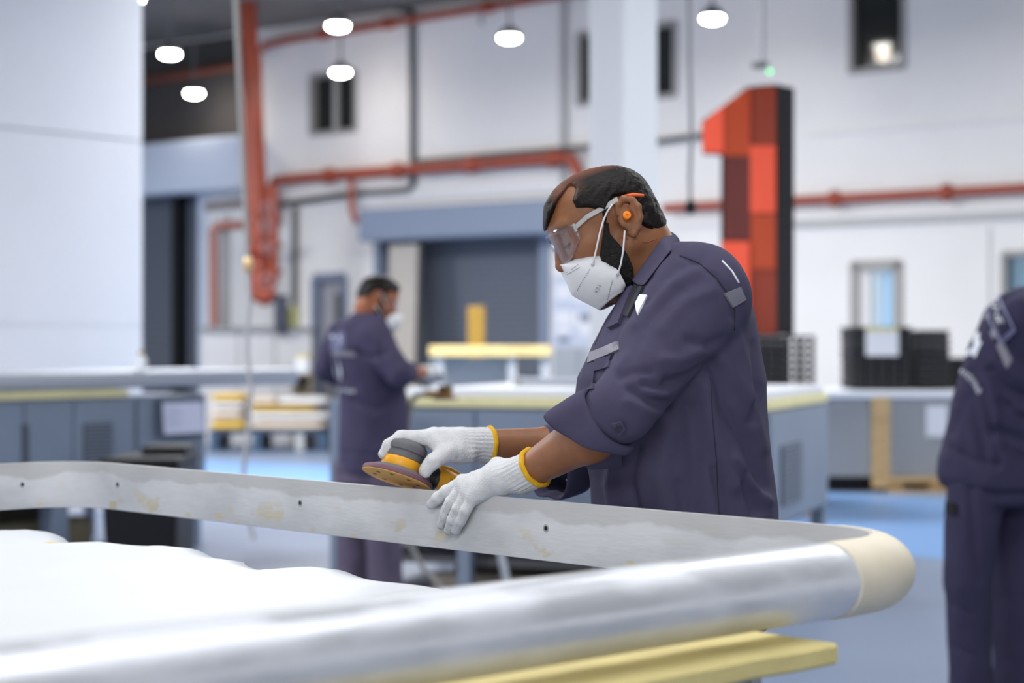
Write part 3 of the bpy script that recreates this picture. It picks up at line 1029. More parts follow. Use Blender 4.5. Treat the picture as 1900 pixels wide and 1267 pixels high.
t, x0, x1, zt2, zb, y0, y1 = sheet_stack('sheet_stack', 'white-topped sheet stack under the red numeral, mostly behind the masked man', 1240, 1516, 719, 880, 14.4, 1.6)
obj('core', MB().box(x0, x1, y0, y1, zb, zt2 - 0.05), M_sheetm, t)
obj('cover_board', MB().box(x0 - .02, x1 + .02, y0 - .03, y1, zt2 - .05, zt2), M_foamw, t, bevel=.008)
for x in (x0 + .02, x1 - .14):
    obj('bearer', MB().box(x, x + .12, y0, y1, 0.0, zb), M_wood, t)
crate_stack(1365, 1472, 623, 717, 14.75, 7, 'the stack under the red numeral', math.radians(-4), ly=0.75)
def tray_stack(px0, px1, py_top, py_base, d, n, where, ly=.5):
    a, b = P(px0, py_base, d), P(px1, py_base, d)
    z0 = float(a[2]); h = float(P(px0, py_top, d)[2] - a[2]) / n
    lx_ = float(b[0] - a[0]); cx_ = float(a[0] + b[0]) / 2
    pr = thing('slatted_tray', 'thin black slatted tray, bottom of %s' % where, 'tray', (cx_, d + ly / 2, z0), 'slatted trays beside the crates')
    Mx = Matrix.Translation((cx_, d + ly / 2, z0))
    obj('slab', MB(Mx).box(-lx_ / 2, lx_ / 2, -ly / 2, ly / 2, h * .62, h * .98), M_black, pr)
    for sx in (-1, 1):
        for sy in (-1, 1):
            obj('corner_post', MB(Mx).box(sx * lx_ / 2 - (.03 if sx > 0 else 0), sx * lx_ / 2 + (.03 if sx < 0 else 0), sy * ly / 2 - (.04 if sy > 0 else 0), sy * ly / 2 + (.04 if sy < 0 else 0), 0, h * .62), M_black, pr)
    for k in range(1, n):
        dup(pr, (cx_, d + ly / 2, z0 + k * h), 'thin black slatted tray, %s of %s' % (ordn(k, n), where))
tray_stack(1475, 1512, 622, 718, 14.8, 7, 'the narrow stack right of the red numeral')
crate_stack(1578, 1692, 606, 722, 16.9, 8, 'the tall stack with a white notice', math.radians(2), ly=0.5)
crate_stack(1697, 1762, 612, 722, 17.0, 8, 'the narrow stack nearest the right-hand man', math.radians(2), ly=0.5)
crate_stack(1764, 1850, 664, 722, 17.2, 4, 'the low stack behind the right-hand man', math.radians(2), ly=0.5)
n_ = thing('notice', 'white paper notice taped to the tall black crate stack', 'notice', P(1638, 636, 16.85))
xa, xb = P(1607, 0, 16.85)[0], P(1667, 0, 16.85)[0]
obj('sheet', MB().box(xa, xb, 16.85, 16.858, P(0, 660, 16.85)[2], P(0, 612, 16.85)[2]), M_paper, n_)
obj('tape', MB().box(xa, xb, 16.845, 16.852, P(0, 614, 16.85)[2], P(0, 608, 16.85)[2]), mat('yellow_tape', (.75, .65, .25), .5), n_)

# ---- pale board leaning in the shutter opening, yellow bollard, rack with yellow beam
a0, a1 = wpt(733, 700, .35), wpt(760, 452, .30)
lb = thing('leaning_board', 'tall beige board leaning beside the wide shutter, behind the far worker', 'board', (a0.x, a0.y, 0))
z0 = 0.0
vs = [wpt(718, 832, .55), wpt(770, 828, .55), wpt(780, 452, .25), wpt(726, 456, .25)]
vs2 = [v + WNRM * 0.04 for v in vs]
obj('board', MB().add(vs + vs2, [(0, 1, 2, 3), (7, 6, 5, 4), (0, 4, 5, 1), (1, 5, 6, 2), (2, 6, 7, 3), (3, 7, 4, 0)]), mat('beige_board', (.45, .41, .37), .7, var=.06), lb)
obj('edge_strip', MB().add([v + WNRM * .05 for v in (vs[1], wpt(776, 828, .55), wpt(786, 452, .25), vs[2])] + [v for v in (vs[1], wpt(776, 828, .55), wpt(786, 452, .25), vs[2])], [(0, 1, 2, 3), (7, 6, 5, 4), (0, 4, 5, 1), (1, 5, 6, 2), (2, 6, 7, 3), (3, 7, 4, 0)]), M_darkwall, lb)
yb = P(884, 640, 21.5)
yp = thing('guard_post', 'squat yellow guard post standing before the wide shutter', 'post', (yb[0], yb[1], 0))
hw = 16 / F * 21.5
zt_ = P(0, 568, 21.5)[2]
obj('post', MB(Matrix.Translation((float(yb[0]), float(yb[1]), 0))).box(-hw, hw, -hw, hw, 0, zt_), M_yellow, yp, bevel=.02)
obj('foot_plate', MB(Matrix.Translation((float(yb[0]), float(yb[1]), 0))).box(-hw * 1.5, hw * 1.5, -hw * 1.5, hw * 1.5, 0, .015), M_yellow, yp)
DB = 18.5
rk = thing('yellow_rack', 'low rack with a pale yellow top beam behind the middle table', 'rack', (float(P(910, 0, DB)[0]), DB, 0))
xa, xb = P(796, 0, DB)[0], P(1022, 0, DB)[0]
obj('top_beam', MB().box(xa, xb, DB, DB + .5, P(0, 661, DB)[2], P(0, 642, DB)[2]), mat('pale_yellow_beam', (.72, .54, .22), .5, var=.2, vscale=3), rk, bevel=.01)
for px in (815, 950, 1012):
    x = P(px, 0, DB)[0]
    obj('leg', MB().box(x - .04, x + .04, DB + .05, DB + .13, 0, P(0, 661, DB)[2]), M_cond2, rk)
obj('back_panel', MB().box(xa, P(950, 0, DB)[0], DB + .3, DB + .33, .3, P(0, 664, DB)[2]), mat('grey_panel', (.30, .30, .31), .5), rk)
obj('shelf', MB().box(xa, xb, DB + .04, DB + .46, .28, .31), M_cond2, rk)

# notice board on the wall right of the shutter
nb = thing('notice_board', 'white notice board pinned with papers right of the wide shutter', 'notice board', wpt(1068, 600, .05))
r = wall_rect(1024, 512, 1118, 645, .05)
obj('board', MB(MW).box(r[0], r[1], .004, .04, r[2], r[3]), mat('pale_blue_board', (.50, .55, .68), .5), nb)
for (a, b, c, d, m) in ((1030, 526, 1060, 556, M_paper), (1030, 577, 1060, 603, M_paper), (1030, 607, 1060, 620, M_paper), (1064, 580, 1098, 606, M_paper), (1075, 582, 1096, 596, M_ink), (1076, 607, 1098, 622, M_paper), (1036, 625, 1056, 634, M_ink), (1064, 520, 1100, 560, M_paper)):
    q = wall_rect(a, b, c, d, .05)
    obj('paper', MB(MW).box(q[0], q[1], .04, .05 if m is M_paper else .055, q[2], q[3]), m, nb)
cb = thing('grey_cabinet', 'low grey cabinet on the floor under the notice board', 'cabinet', wpt(1068, 800, .3))
r = wall_rect(1026, 645, 1125, 830, .4)
obj('body', MB(MW).box(r[0], r[1], .02, .4, 0, r[3]), mat('grey_cabinet_paint', (.30, .32, .35), .5), cb, bevel=.01)
for k in (0, 1):
    a = r[0] + (r[1] - r[0]) * k / 2 + .01; b = r[0] + (r[1] - r[0]) * (k + 1) / 2 - .01
    d_ = obj('door', MB(MW).box(a, b, .4, .42, .05, r[3] - .03), mat('grey_cabinet_door', (.33, .36, .40), .5), cb, bevel=.005)
    h_ = a + .04 if k else b - .04
    obj('handle', MB(MW).box(h_ - .01, h_ + .01, .42, .45, .5, .65), M_metal, d_)

# bench cabinet and bits between the shutter and the narrow door
bc = thing('wall_bench', 'pale grey bench with a dark grey ledge below the riser', 'bench', (*rp(490, 700)[:2], 0))
za, zb_ = rp(0, 616).z, rp(0, 606).z
obj('ledge', MB().box(rp(372, 0).x, rp(582, 0).x, DR - .1, DR + .5, za, zb_), mat('dark_ledge', (.20, .20, .21), .6), bc, bevel=.01)
for k in range(3):
    a = rp(376 + 68 * k, 0).x; b = rp(374 + 68 * (k + 1), 0).x
    obj('front_panel', MB().box(a, b, DR - .05, DR + .45, 0, za), mat('pale_bench_panel', (.48, .47, .48), .6, var=.05), bc)
wb = thing('wall_box', 'narrow black box mounted below the dark conduit near the riser', 'box', rp(522, 578, 24.9))
obj('box', MB(Matrix.Translation(rp(522, 578, 24.5))).box(-.085, .085, -.1, .06, -.22, .22), mat('near_black_navy', (.02, .025, .045), .4), wb, bevel=.02)
obj('outlet', MB(Matrix.Translation(rp(524, 612, 24.5))).box(-.05, .05, -.06, .06, -.06, .06), mat('near_black_navy', (.02, .025, .045), .4), wb)
yc = thing('yellow_can', 'dull yellow-green can standing on the dark ledge by the narrow door', 'can', rp(545, 606, 24.7))
obj('can', MB(Matrix.Translation((rp(545, 0, 24.7).x, 24.7, zb_))).lathe([(.075, 0), (.075, .22), (.06, .25), (.03, .26), (.03, .29)], 14), mat('dull_yellow_green', (.42, .42, .16), .5), yc, smooth=40)
p = rp(563, 692, 24.2)
wc = thing('white_canister', 'white canister with a yellow lid on a brown stand beside the far worker', 'canister', p)
obj('canister', MB(Matrix.Translation(p)).lathe([(.10, 0), (.105, .12), (.10, .19)], 14), M_foamw, wc, smooth=40)
obj('lid', MB(Matrix.Translation(p + Vector((0, 0, .19)))).lathe([(.107, 0), (.107, .035), (.09, .045)], 14), M_paleyellow, wc, smooth=40)
bx = thing('brown_stand', 'dull brown stand under the white canister with yellow lid', 'stand', (p.x, 24.2, 0))
obj('stand_top', MB().box(p.x - .13, p.x + .13, 24.05, 24.4, p.z - .03, p.z), mat('dull_brown', (.20, .17, .13), .7), bx)
for sx in (-1, 1):
    obj('stand_side', MB().box(p.x + sx * .11 - .02, p.x + sx * .11 + .02, 24.07, 24.38, 0, p.z - .03), mat('dull_brown', (.20, .17, .13), .7), bx)
obj('stand_back', MB().box(p.x - .12, p.x + .12, 24.35, 24.38, 0, p.z - .03), mat('dull_brown', (.20, .17, .13), .7), bx)

# ---- blue pallet with stacked yellow and white sacks
DP = 22.6
pl = thing('blue_pallet', 'dark blue pallet under the yellow and white sacks', 'pallet', (float(P(500, 0, DP)[0]), DP, 0))
xa, xb = float(P(386, 0, DP)[0]), float(P(598, 0, DP)[0])
zp = float(P(0, 800, DP)[2])
obj('deck', MB().box(xa, xb, DP, DP + 1.1, zp - .03, zp), M_bluepal, pl)
for px in (388, 468, 548, 590):
    x = float(P(px, 0, DP)[0])
    obj('block', MB().box(x, x + .10, DP, DP + 1.1, .02, zp - .03), M_bluepal if px != 548 else M_cond2, pl)
obj('runner', MB().box(xa, xb, DP, DP + .1, 0, .02), M_bluepal, pl)
SAK = {'y': mat('yellow_sack', (.62, .40, .08), .6, var=.15, vscale=8), 'w': mat('white_sack', (.68, .66, .64), .6, var=.06, vscale=8), 'c': mat('cream_sack', (.60, .50, .40), .6, var=.08)}
def sack(label, px0, px1, py0, py1, d, m, ly=.7):
    a, b = P(px0, py1, d), P(px1, py0, d)
    cx, w2 = (a[0] + b[0]) / 2, (b[0] - a[0]) / 2
    z0, z1 = a[2], b[2]
    t = thing('sack', label, 'sack', (cx, d + ly / 2, z0), 'sacks on the blue pallet')
    nu, nv = 15, 12
    A = np.zeros((nu, nv * 2, 3))
    for i in range(nu):
        u = -1 + 2 * i / (nu - 1)
        for j in range(nv * 2):
            th = 2 * math.pi * j / (nv * 2)
            sq = lambda c, e: math.copysign(abs(c) ** e, c)
            e = (1 - abs(u) ** 6) ** 0.5
            A[i, j] = (cx + u * w2, d + ly / 2 + sq(math.cos(th), .55) * ly / 2 * (0.85 + .15 * e), (z0 + z1) / 2 + sq(math.sin(th), .6) * (z1 - z0) / 2 * (0.25 + .75 * e))
    B_ = A.transpose(1, 0, 2)
    o = obj('bag', MB().grid(np.concatenate([B_, B_[:1]], 0)), SAK[m], t, smooth=60)
    obj('seam', MB().tube([(cx + w2 * .985, d + ly / 2 - ly * .40 + ly * .8 * k / 6, (z0 + z1) / 2) for k in range(7)], (z1 - z0) * .11, n=6), SAK[m], t, smooth=60)
    return t
sack('yellow sack, lowest on the left half of the blue pallet', 388, 456, 780, 799.5, DP, 'y')
sack('cream sack on the left half of the blue pallet, second from the bottom', 387, 450, 760.5, 779.5, DP, 'c')
sack('white sack on the left half of the blue pallet, second from the top', 388, 453, 745.5, 760, DP, 'w')
sack('yellow sack on the top left of the blue pallet', 388, 454, 731, 745, DP, 'y')
sack('cream sack, lowest on the right half of the blue pallet', 460, 602, 781, 799.5, DP, 'c')
sack('white sack on the right half of the blue pallet, second from the bottom', 461, 608, 764.5, 780.5, DP, 'w')
sack('yellow sack sagging in the middle of the right half of the blue pallet', 457, 588, 752.5, 764, DP, 'y')
sack('cream sack on the top of the blue pallet, just behind the air hose', 458, 512, 737, 752, DP, 'c')
sack('white sack on the top right corner of the blue pallet', 514, 604, 737, 752, DP, 'w')
# ================================================================== tables further back
def bar(a, b, ya, yb, depth, z0, z1, mb=None):
    """box whose front edge runs a->b (plan points), depth going back."""
    a = Vector((float(a[0]), float(a[1]), 0)); b = Vector((float(b[0]), float(b[1]), 0))
    d = (b - a).normalized(); n = Vector((-d.y, d.x, 0))
    L = (b - a).length
    M_ = Matrix(((d.x, n.x, 0, a.x), (d.y, n.y, 0, a.y), (0, 0, 1, 0), (0, 0, 0, 1)))
    mb = mb or MB()
    return mb.box(0, L, ya, depth + ya, z0, z1, M_), M_, L

def mesh_vent(M_, x0, x1, z0, z1, parent, name='vent_panel'):
    o = obj(name, MB(M_).box(x0, x1, -.008, 0, z0, z1), M_tabdark, parent)
    g = MB(M_)
    n = int((z1 - z0) / .022)
    for k in range(n):
        z = z0 + (z1 - z0) * (k + .5) / n
        g.box(x0 + .005, x1 - .005, -.013, -.007, z - .005, z + .003)
    obj('louvres', g, M_table, o)
    return o

# ---- middle table
ma, mb_ = P(618, 0, 10.0), P(1424, 0, 9.2)
mt = thing('work_table', 'long blue-grey work table with yellow edge that the far worker leans over', 'table', ((ma[0] + mb_[0]) / 2, 9.9, 0))
body, M_m, L_m = bar(ma, mb_, 0, 0, 1.55, 0.40, 0.985)
obj('body', body, M_table, mt, bevel=.006)
xs = [0.0, L_m * .35, L_m * .68, L_m]
for k in range(3):
    obj('front_panel', MB(M_m).box(xs[k] + .012, xs[k + 1] - .012, -.012, 0, 0.42, 0.965), M_table, mt, bevel=.003)
M_ms = M_m @ Matrix.Translation((L_m, 0, 0)) @ Matrix.Rotation(math.radians(90), 4, 'Z')
obj('side_panel', MB(M_ms).box(.015, 1.53, -.012, 0, .42, .965), M_table, mt, bevel=.003)
mesh_vent(M_ms @ Matrix.Translation((0, -.012, 0)), .25, .75, .50, .80, mt)
for x in (0.0, L_m * .3, L_m * .62, L_m - .07):
    for y in (.02, 1.45):
        obj('leg', MB(M_m).box(x, x + .07, y, y + .07, 0, .40), M_table, mt)
obj('lower_shelf', MB(M_m).box(.05, L_m - .05, .1, 1.2, .16, .19), mat('dark_shelf', (.10, .10, .11), .7), mt)
obj('foam_edge', MB(M_m).box(.45, L_m + .01, -.02, .14, .985, 1.036), M_palefoam, mt, bevel=.006)
obj('foam_edge', MB(M_m).box(L_m - .14, L_m + .01, .145, 1.55, .985, 1.036), M_palefoam, mt, bevel=.006)
obj('foam_edge', MB(M_m).box(.30, .44, -.02, 1.25, .985, 1.034), M_palefoam, mt, bevel=.006)
obj('end_post', MB(M_m).box(-.01, .045, -.02, .05, 0, 1.02), M_table, mt)
ws = thing('white_board', 'white board lying on the middle table in front of the yellow rack', 'board', (M_m @ Vector((L_m / 2, .6, 1.036))))
obj('sheet', MB(M_m).box(.50, L_m - .005, .0, 1.5, 1.037, 1.082), M_foamw, ws, bevel=.008)
fr2 = thing('aluminium_profile', 'grey aluminium profile lying on the white board of the middle table', 'profile', (M_m @ Vector((1.4, .8, 1.082))))
obj('bar', MB(M_m).box(.80, 1.75, .70, .80, 1.083, 1.125), M_metal, fr2, bevel=.012)
obj('end_cap', MB(M_m).box(.76, .80, .69, .81, 1.083, 1.130), M_cond2, fr2, bevel=.008)
# pale cloth by the far worker's hand
cl = thing('white_cloth', 'crumpled white cloth on the table end by the far worker', 'cloth', (M_m @ Vector((.52, .05, 1.037))))
A = np.zeros((14, 18, 3))
for i in range(14):
    for j in range(18):
        a = 2 * math.pi * j / 17; r = .085 * i / 13
        q = M_m @ Vector((.44 + r * math.cos(a) * 1.3, .1 + r * math.sin(a), 1.037 + .042 * (1 - (i / 13) ** 2) * (1 + .35 * math.sin(3 * a + i)) ))
        A[i, j] = q
obj('cloth', MB().grid(A), M_foamw, cl, smooth=180)

# rubbish under the middle table: timber offcuts on the floor
M_tim = mat('grey_timber', (.22, .19, .16), .8, var=.2)
for k, (x0, x1, y0, z0, h, lab) in enumerate(((.5, 2.2, .15, 0, .10, 'long grey timber on the floor under the middle table, front of three'),
                                               (.7, 1.9, .5, 0, .12, 'grey timber on the floor under the middle table, middle of three'),
                                               (.35, 2.1, .85, 0, .10, 'grey timber on the floor under the middle table, rear of three'))):
    tb = thing('timber', lab, 'timber', M_m @ Vector(((x0 + x1) / 2, y0 + .06, z0)), 'timbers under the middle table')
    obj('beam', MB(M_m).box(x0, x1, y0, y0 + .12, z0, z0 + h), M_tim, tb, bevel=.004)

# ---- left table (two bodies)
la, lb_ = P(-190, 0, 10.4), P(250, 0, 11.7)
lt = thing('work_table', 'blue-grey downdraft table at left with vent panel, behind the frame corner', 'table', (-2.9, 11.6, 0))
body, M_l, L_l = bar(la, lb_, 0, 0, 1.2, .36, .985)
obj('body', body, M_table, lt, bevel=.006)
def lx(px):
    """distance along the left table's front at a pixel"""
    xp = (px - CX) / F
    o = M_l.translation; d = M_l.to_3x3() @ Vector((1, 0, 0))
    return (xp * o.y - o.x) / (d.x - xp * d.y)
for a, b in ((-190, 40), (44, 132), (136, 246)):
    obj('front_panel', MB(M_l).box(lx(a), lx(b), -.012, 0, .38, .97), M_table, lt, bevel=.003)
obj('dark_slot', MB(M_l).box(lx(38), lx(49), -.02, 0, .42, .84), M_tabdark, lt)
mesh_vent(M_l @ Matrix.Translation((0, -.012, 0)), lx(152), lx(205), .58, .83, lt)
for px in (-150, 97, 236):
    for y in (.0, 1.1):
        obj('leg', MB(M_l).box(lx(px), lx(px) + .12, y, y + .12, 0, .36), M_table, lt)
obj('foam_edge', MB(M_l).box(0, lx(215), -.03, .14, .985, 1.035), M_palefoam, lt, bevel=.006)
obj('foam_edge', MB(M_l).box(lx(190), lx(235), -.02, 1.15, .985, 1.03), M_palefoam, lt, bevel=.006)
l2 = thing('work_table', 'short blue-grey table bay carrying the framed paper sign', 'table', (-2.2, 12.3, 0))
x0 = lx(254); x1 = lx(385)
obj('body', MB(M_l).box(x0, x1, .02, 1.2, .36, .985), M_table, l2, bevel=.006)
obj('front_panel', MB(M_l).box(x0 + .01, x1 - .01, .008, .02, .38, .97), M_table, l2, bevel=.003)
for x in (x0 + .02, x1 - .08):
    for y in (.04, 1.1):
        obj('leg', MB(M_l).box(x, x + .06, y, y + .06, 0, .36), M_table, l2)
sg = thing('paper_sign', 'white paper sign in a dark tilted holder on the left table bay', 'sign', M_l @ Vector(((lx(330)), -.03, .8)))
sx0, sx1 = lx(289), lx(372)
M_sg = M_l @ Matrix.Translation((0, .0, .965)) @ Matrix.Rotation(math.radians(-5), 4, 'X')
obj('holder', MB(M_sg).box(sx0, sx1, -.03, -.012, -.25, 0), mat('dark_blue_holder', (.07, .09, .14), .4), sg, bevel=.006)
obj('paper', MB(M_sg).box(sx0 + .028, sx1 - .012, -.034, -.0302, -.225, -.028), mat('lavender_paper', (.66, .68, .86), .6), sg)
tx = MB(M_sg)
for k in range(7):
    z = -.06 - k * .02
    tx.box(sx0 + .045, sx0 + .045 + (.09 + .03 * ((k * 7) % 3)), -.0352, -.034, z - .003, z + .002)
obj('print', tx, mat('pale_print', (.30, .32, .46), .6), sg)
# grey frame lying on the left table
fl_ = thing('aluminium_workpiece', 'long grey aluminium frame lying across the left table and past its end', 'frame', M_l @ Vector((lx(200), .2, 1.036)))
obj('front_bar', MB(M_l).box(-.4, lx(545), -.06, .10, 1.037, 1.145), M_metal, fl_, bevel=.03)
obj('back_bar', MB(M_l).box(-.4, lx(545), .95, 1.08, 1.037, 1.135), M_metal, fl_, bevel=.03)
obj('end_bar', MB(M_l).box(lx(545) - .12, lx(545), .10, .95, 1.037, 1.135), M_metal, fl_, bevel=.03)
wbt = thing('spray_bottle', 'small white bottle with a yellow cap on the left frame by the booth edge', 'bottle', M_l @ Vector((lx(268), .05, 1.135)))
MBt = Matrix.Translation(M_l @ Vector((lx(268), .03, 1.136)))
obj('bottle', MB(MBt).lathe([(.035, 0), (.036, .07), (.03, .09), (.014, .10), (.014, .108)], 14), M_foamw, wbt, smooth=40)
obj('cap', MB(MBt).lathe([(.018, .108), (.018, .128), (.012, .132)], 12), M_yellow, wbt, smooth=40)
# black bin in front of the left table
bn = thing('black_bin', 'black square-topped bin standing in front of the left table', 'bin', (*P(255, 0, 10.6)[:2], 0))
pb = P(257, 0, 10.4)
wv_ = float(P(332, 0, 10.4)[0] - P(183, 0, 10.4)[0]) / 2
MBn = Matrix.Translation((float(pb[0]), 10.75, 0))
zt_ = .70
w0, w1 = wv_ * .86, wv_ * .98
def frust(mb, a0, b0, a1, b1, z0, z1):
    vs = [(-a0, -b0, z0), (a0, -b0, z0), (a0, b0, z0), (-a0, b0, z0), (-a1, -b1, z1), (a1, -b1, z1), (a1, b1, z1), (-a1, b1, z1)]
    return mb.add(vs, [(3, 2, 1, 0), (4, 5, 6, 7), (0, 1, 5, 4), (1, 2, 6, 5), (2, 3, 7, 6), (3, 0, 4, 7)])
obj('tub', frust(MB(MBn), w0, .30, w1, .34, .0, zt_ - .06), M_black, bn, bevel=.02)
obj('lid', MB(MBn).prism([(-w1 * 1.02, -.35), (w1 * 1.02, -.35), (w1 * 1.02, .35), (-w1 * .75, .35)], zt_ - .06, zt_ - .02), M_black, bn, bevel=.01)
obj('lid_ridge', MB(MBn).box(-w1 * .2, w1 * .98, -.05, .3, zt_ - .02, zt_ + .03), M_black, bn, bevel=.01)
# timbers under the left table
for k, (x0, x1, y0, h, lab) in enumerate(((.1, 1.5, .2, .24, 'olive-brown timber on the floor under the left table, front one'), (.0, 1.6, .6, .33, 'olive-brown timber on the floor under the left table, rear one'))):
    tb = thing('timber', lab, 'timber', M_l @ Vector(((x0 + x1) / 2, y0, 0)), 'timbers under the left table')
    obj('beam', MB(M_l).box(x0, x1, y0, y0 + .15, 0, h), mat('olive_timber', (.16, .14, .09), .8, var=.2), tb, bevel=.004)
tw = thing('white_carton', 'small white carton on the floor at the right end of the left table', 'carton', M_l @ Vector((lx(352), .3, 0)))
obj('carton', MB(M_l).box(lx(340), lx(364), .15, .45, 0, .16), M_foamw, tw, bevel=.006)
obj('flap', MB(M_l).box(lx(340), lx(364), .15, .30, .16, .166), M_paper, tw)

# ================================================================== the foreground frame and its table
UX, UY = math.cos(math.radians(43.8)), math.sin(math.radians(43.8))
U = Vector((UX, UY, 0)); V = Vector((-UY, UX, 0))
MT = Matrix(((U.x, V.x, 0, 0), (U.y, V.y, 0, 0), (0, 0, 1, 0), (0, 0, 0, 1)))     # table axes (u,v)
U1 = 2.1447; V0 = 1.4626                  # far rail's inner face, near tube's inner face
LU, LV = 2.1, 2.133
U0, V1 = U1 - LU, V0 + LV
ZF, HF = 1.020, 0.049
def round_path(off, r=.135, n=9, step=.03):
    """closed path round the frame, counter-clockwise in (u,v); off pushes it outwards. returns pts, outward normals"""
    pts, nrm = [], []
    cs = [((U1 - r, V0 + r), -90), ((U1 - r, V1 - r), 0), ((U0 + r, V1 - r), 90), ((U0 + r, V0 + r), 180)]
    for (c, a0) in cs:
        for k in range(n + 1):
            a = math.radians(a0 + 90 * k / n)
            d = (math.cos(a), math.sin(a))
            pts.append((c[0] + d[0] * (r + off), c[1] + d[1] * (r + off))); nrm.append(d)
        nxt = cs[(cs.index((c, a0)) + 1) % 4]
        a = math.radians(a0 + 90); d = (math.cos(a), math.sin(a))
        p0 = (c[0] + d[0] * (r + off), c[1] + d[1] * (r + off)); p1 = (nxt[0][0] + d[0] * (r + off), nxt[0][1] + d[1] * (r + off))
        L = math.hypot(p1[0] - p0[0], p1[1] - p0[1]); m = int(L / .08)
        for k in range(1, m):
            pts.append((p0[0] + (p1[0] - p0[0]) * k / m, p0[1] + (p1[1] - p0[1]) * k / m)); nrm.append(d)
    return pts, nrm

# brushed, partly sanded aluminium with cream filler wiped along it
def alu(name, base, rough, metal, filler=True):
    m = mat(name, base, rough, metal)
    nt = m.node_tree; b = nt.nodes['Principled BSDF']
    tc = nt.nodes.new('ShaderNodeTexCoord')
    def noise(scale, vec=(1, 1, 1), det=5):
        mp = nt.nodes.new('ShaderNodeMapping'); mp.inputs['Scale'].default_value = vec
        mp.inputs['Rotation'].default_value = (0, 0, math.radians(-43.8))
        mp.vector_type = 'POINT'
        n = nt.nodes.new('ShaderNodeTexNoise'); n.inputs['Scale'].default_value = scale; n.inputs['Detail'].default_value = det
        nt.links.new(tc.outputs['Object'], mp.inputs[0]); nt.links.new(mp.outputs[0], n.inputs['Vector'])
        return n
    def ramp(n, p0, p1, c0=(0, 0, 0, 1), c1=(1, 1, 1, 1)):
        r = nt.nodes.new('ShaderNodeValToRGB')
        r.color_ramp.elements[0].position = p0; r.color_ramp.elements[1].position = p1
        r.color_ramp.elements[0].color = c0; r.color_ramp.elements[1].color = c1
        nt.links.new(n.outputs['Fac'], r.inputs[0]); return r
    def mixc(f, a, c):
        x = nt.nodes.new('ShaderNodeMix'); x.data_type = 'RGBA'
        nt.links.new(f, x.inputs[0])
        for s, i in ((a, 6), (c, 7)):
            if isinstance(s, tuple): x.inputs[i].default_value = s
            else: nt.links.new(s, x.inputs[i])
        return x.outputs[2]
    big = ramp(noise(5, (1, 1, 2.2)), .42, .56)
    col = mixc(big.outputs[0], (*[c * .86 for c in base], 1), (*base, 1))
    fine = ramp(noise(120, (.25, .25, 1.6), 2), .30, .70)
    k_ = nt.nodes.new('ShaderNodeMath'); k_.operation = 'MULTIPLY'; k_.inputs[1].default_value = .10
    nt.links.new(fine.outputs[0], k_.inputs[0])
    col = mixc(k_.outputs[0], col, (*[c * .6 for c in base], 1))
    if filler:
        # cream filler wiped mostly along the lower half
        f = ramp(noise(15, (.8, .8, 1.5), 4), .585, .64)
        sp = nt.nodes.new('ShaderNodeSeparateXYZ'); nt.links.new(tc.outputs['Object'], sp.inputs[0])
        mr = nt.nodes.new('ShaderNodeMapRange')
        mr.inputs[1].default_value = ZF + .012; mr.inputs[2].default_value = ZF - .03
        nt.links.new(sp.outputs[2], mr.inputs[0])
        g = nt.nodes.new('ShaderNodeMath'); g.operation = 'MULTIPLY'
        nt.links.new(f.outputs[0], g.inputs[0]); nt.links.new(mr.outputs[0], g.inputs[1])
        col = mixc(g.outputs[0], col, (.70, .63, .47, 1))
        mm = nt.nodes.new('ShaderNodeMath'); mm.operation = 'MULTIPLY_ADD'
        mm.inputs[1].default_value = -metal; mm.inputs[2].default_value = metal
        nt.links.new(g.outputs[0], mm.inputs[0]); nt.links.new(mm.outputs[0], b.inputs['Metallic'])
    if filler:
        # a band along the top edge that the sander has not reached yet
        wv = noise(7, (1, 1, .4), 4)
        mu = nt.nodes.new('ShaderNodeMath'); mu.operation = 'MULTIPLY_ADD'; mu.inputs[1].default_value = -.06
        nt.links.new(wv.outputs['Fac'], mu.inputs[0]); nt.links.new(sp.outputs[2], mu.inputs[2])
        ms = nt.nodes.new('ShaderNodeMapRange'); ms.inputs[1].default_value = ZF - .012; ms.inputs[2].default_value = ZF - .006
        nt.links.new(mu.outputs[0], ms.inputs[0])
        mk_ = nt.nodes.new('ShaderNodeMath'); mk_.operation = 'MULTIPLY'; mk_.inputs[1].default_value = .55
        nt.links.new(ms.outputs[0], mk_.inputs[0])
        col = mixc(mk_.outputs[0], col, (.50, .49, .47, 1))
    nt.links.new(col, b.inputs['Base Color'])
    rr = nt.nodes.new('ShaderNodeMapRange'); rr.inputs[3].default_value = rough - .06; rr.inputs[4].default_value = rough + .10
    nt.links.new(big.outputs[0], rr.inputs[0]); nt.links.new(rr.outputs[0], b.inputs['Roughness'])
    bp = nt.nodes.new('ShaderNodeBump'); bp.inputs['Strength'].default_value = .08; bp.inputs['Distance'].default_value = .002
    nt.links.new(fine.outputs[0], bp.inputs['Height']); nt.links.new(bp.outputs[0], b.inputs['Normal'])
    return m
M_web = alu('sanded_aluminium', (.80, .80, .81), .52, .15)
M_tube = alu('brushed_aluminium', (.80, .82, .87), .36, .38, filler=False)
M_filler = mat('cream_body_filler', (.80, .72, .56), .6, var=.06, vscale=12)

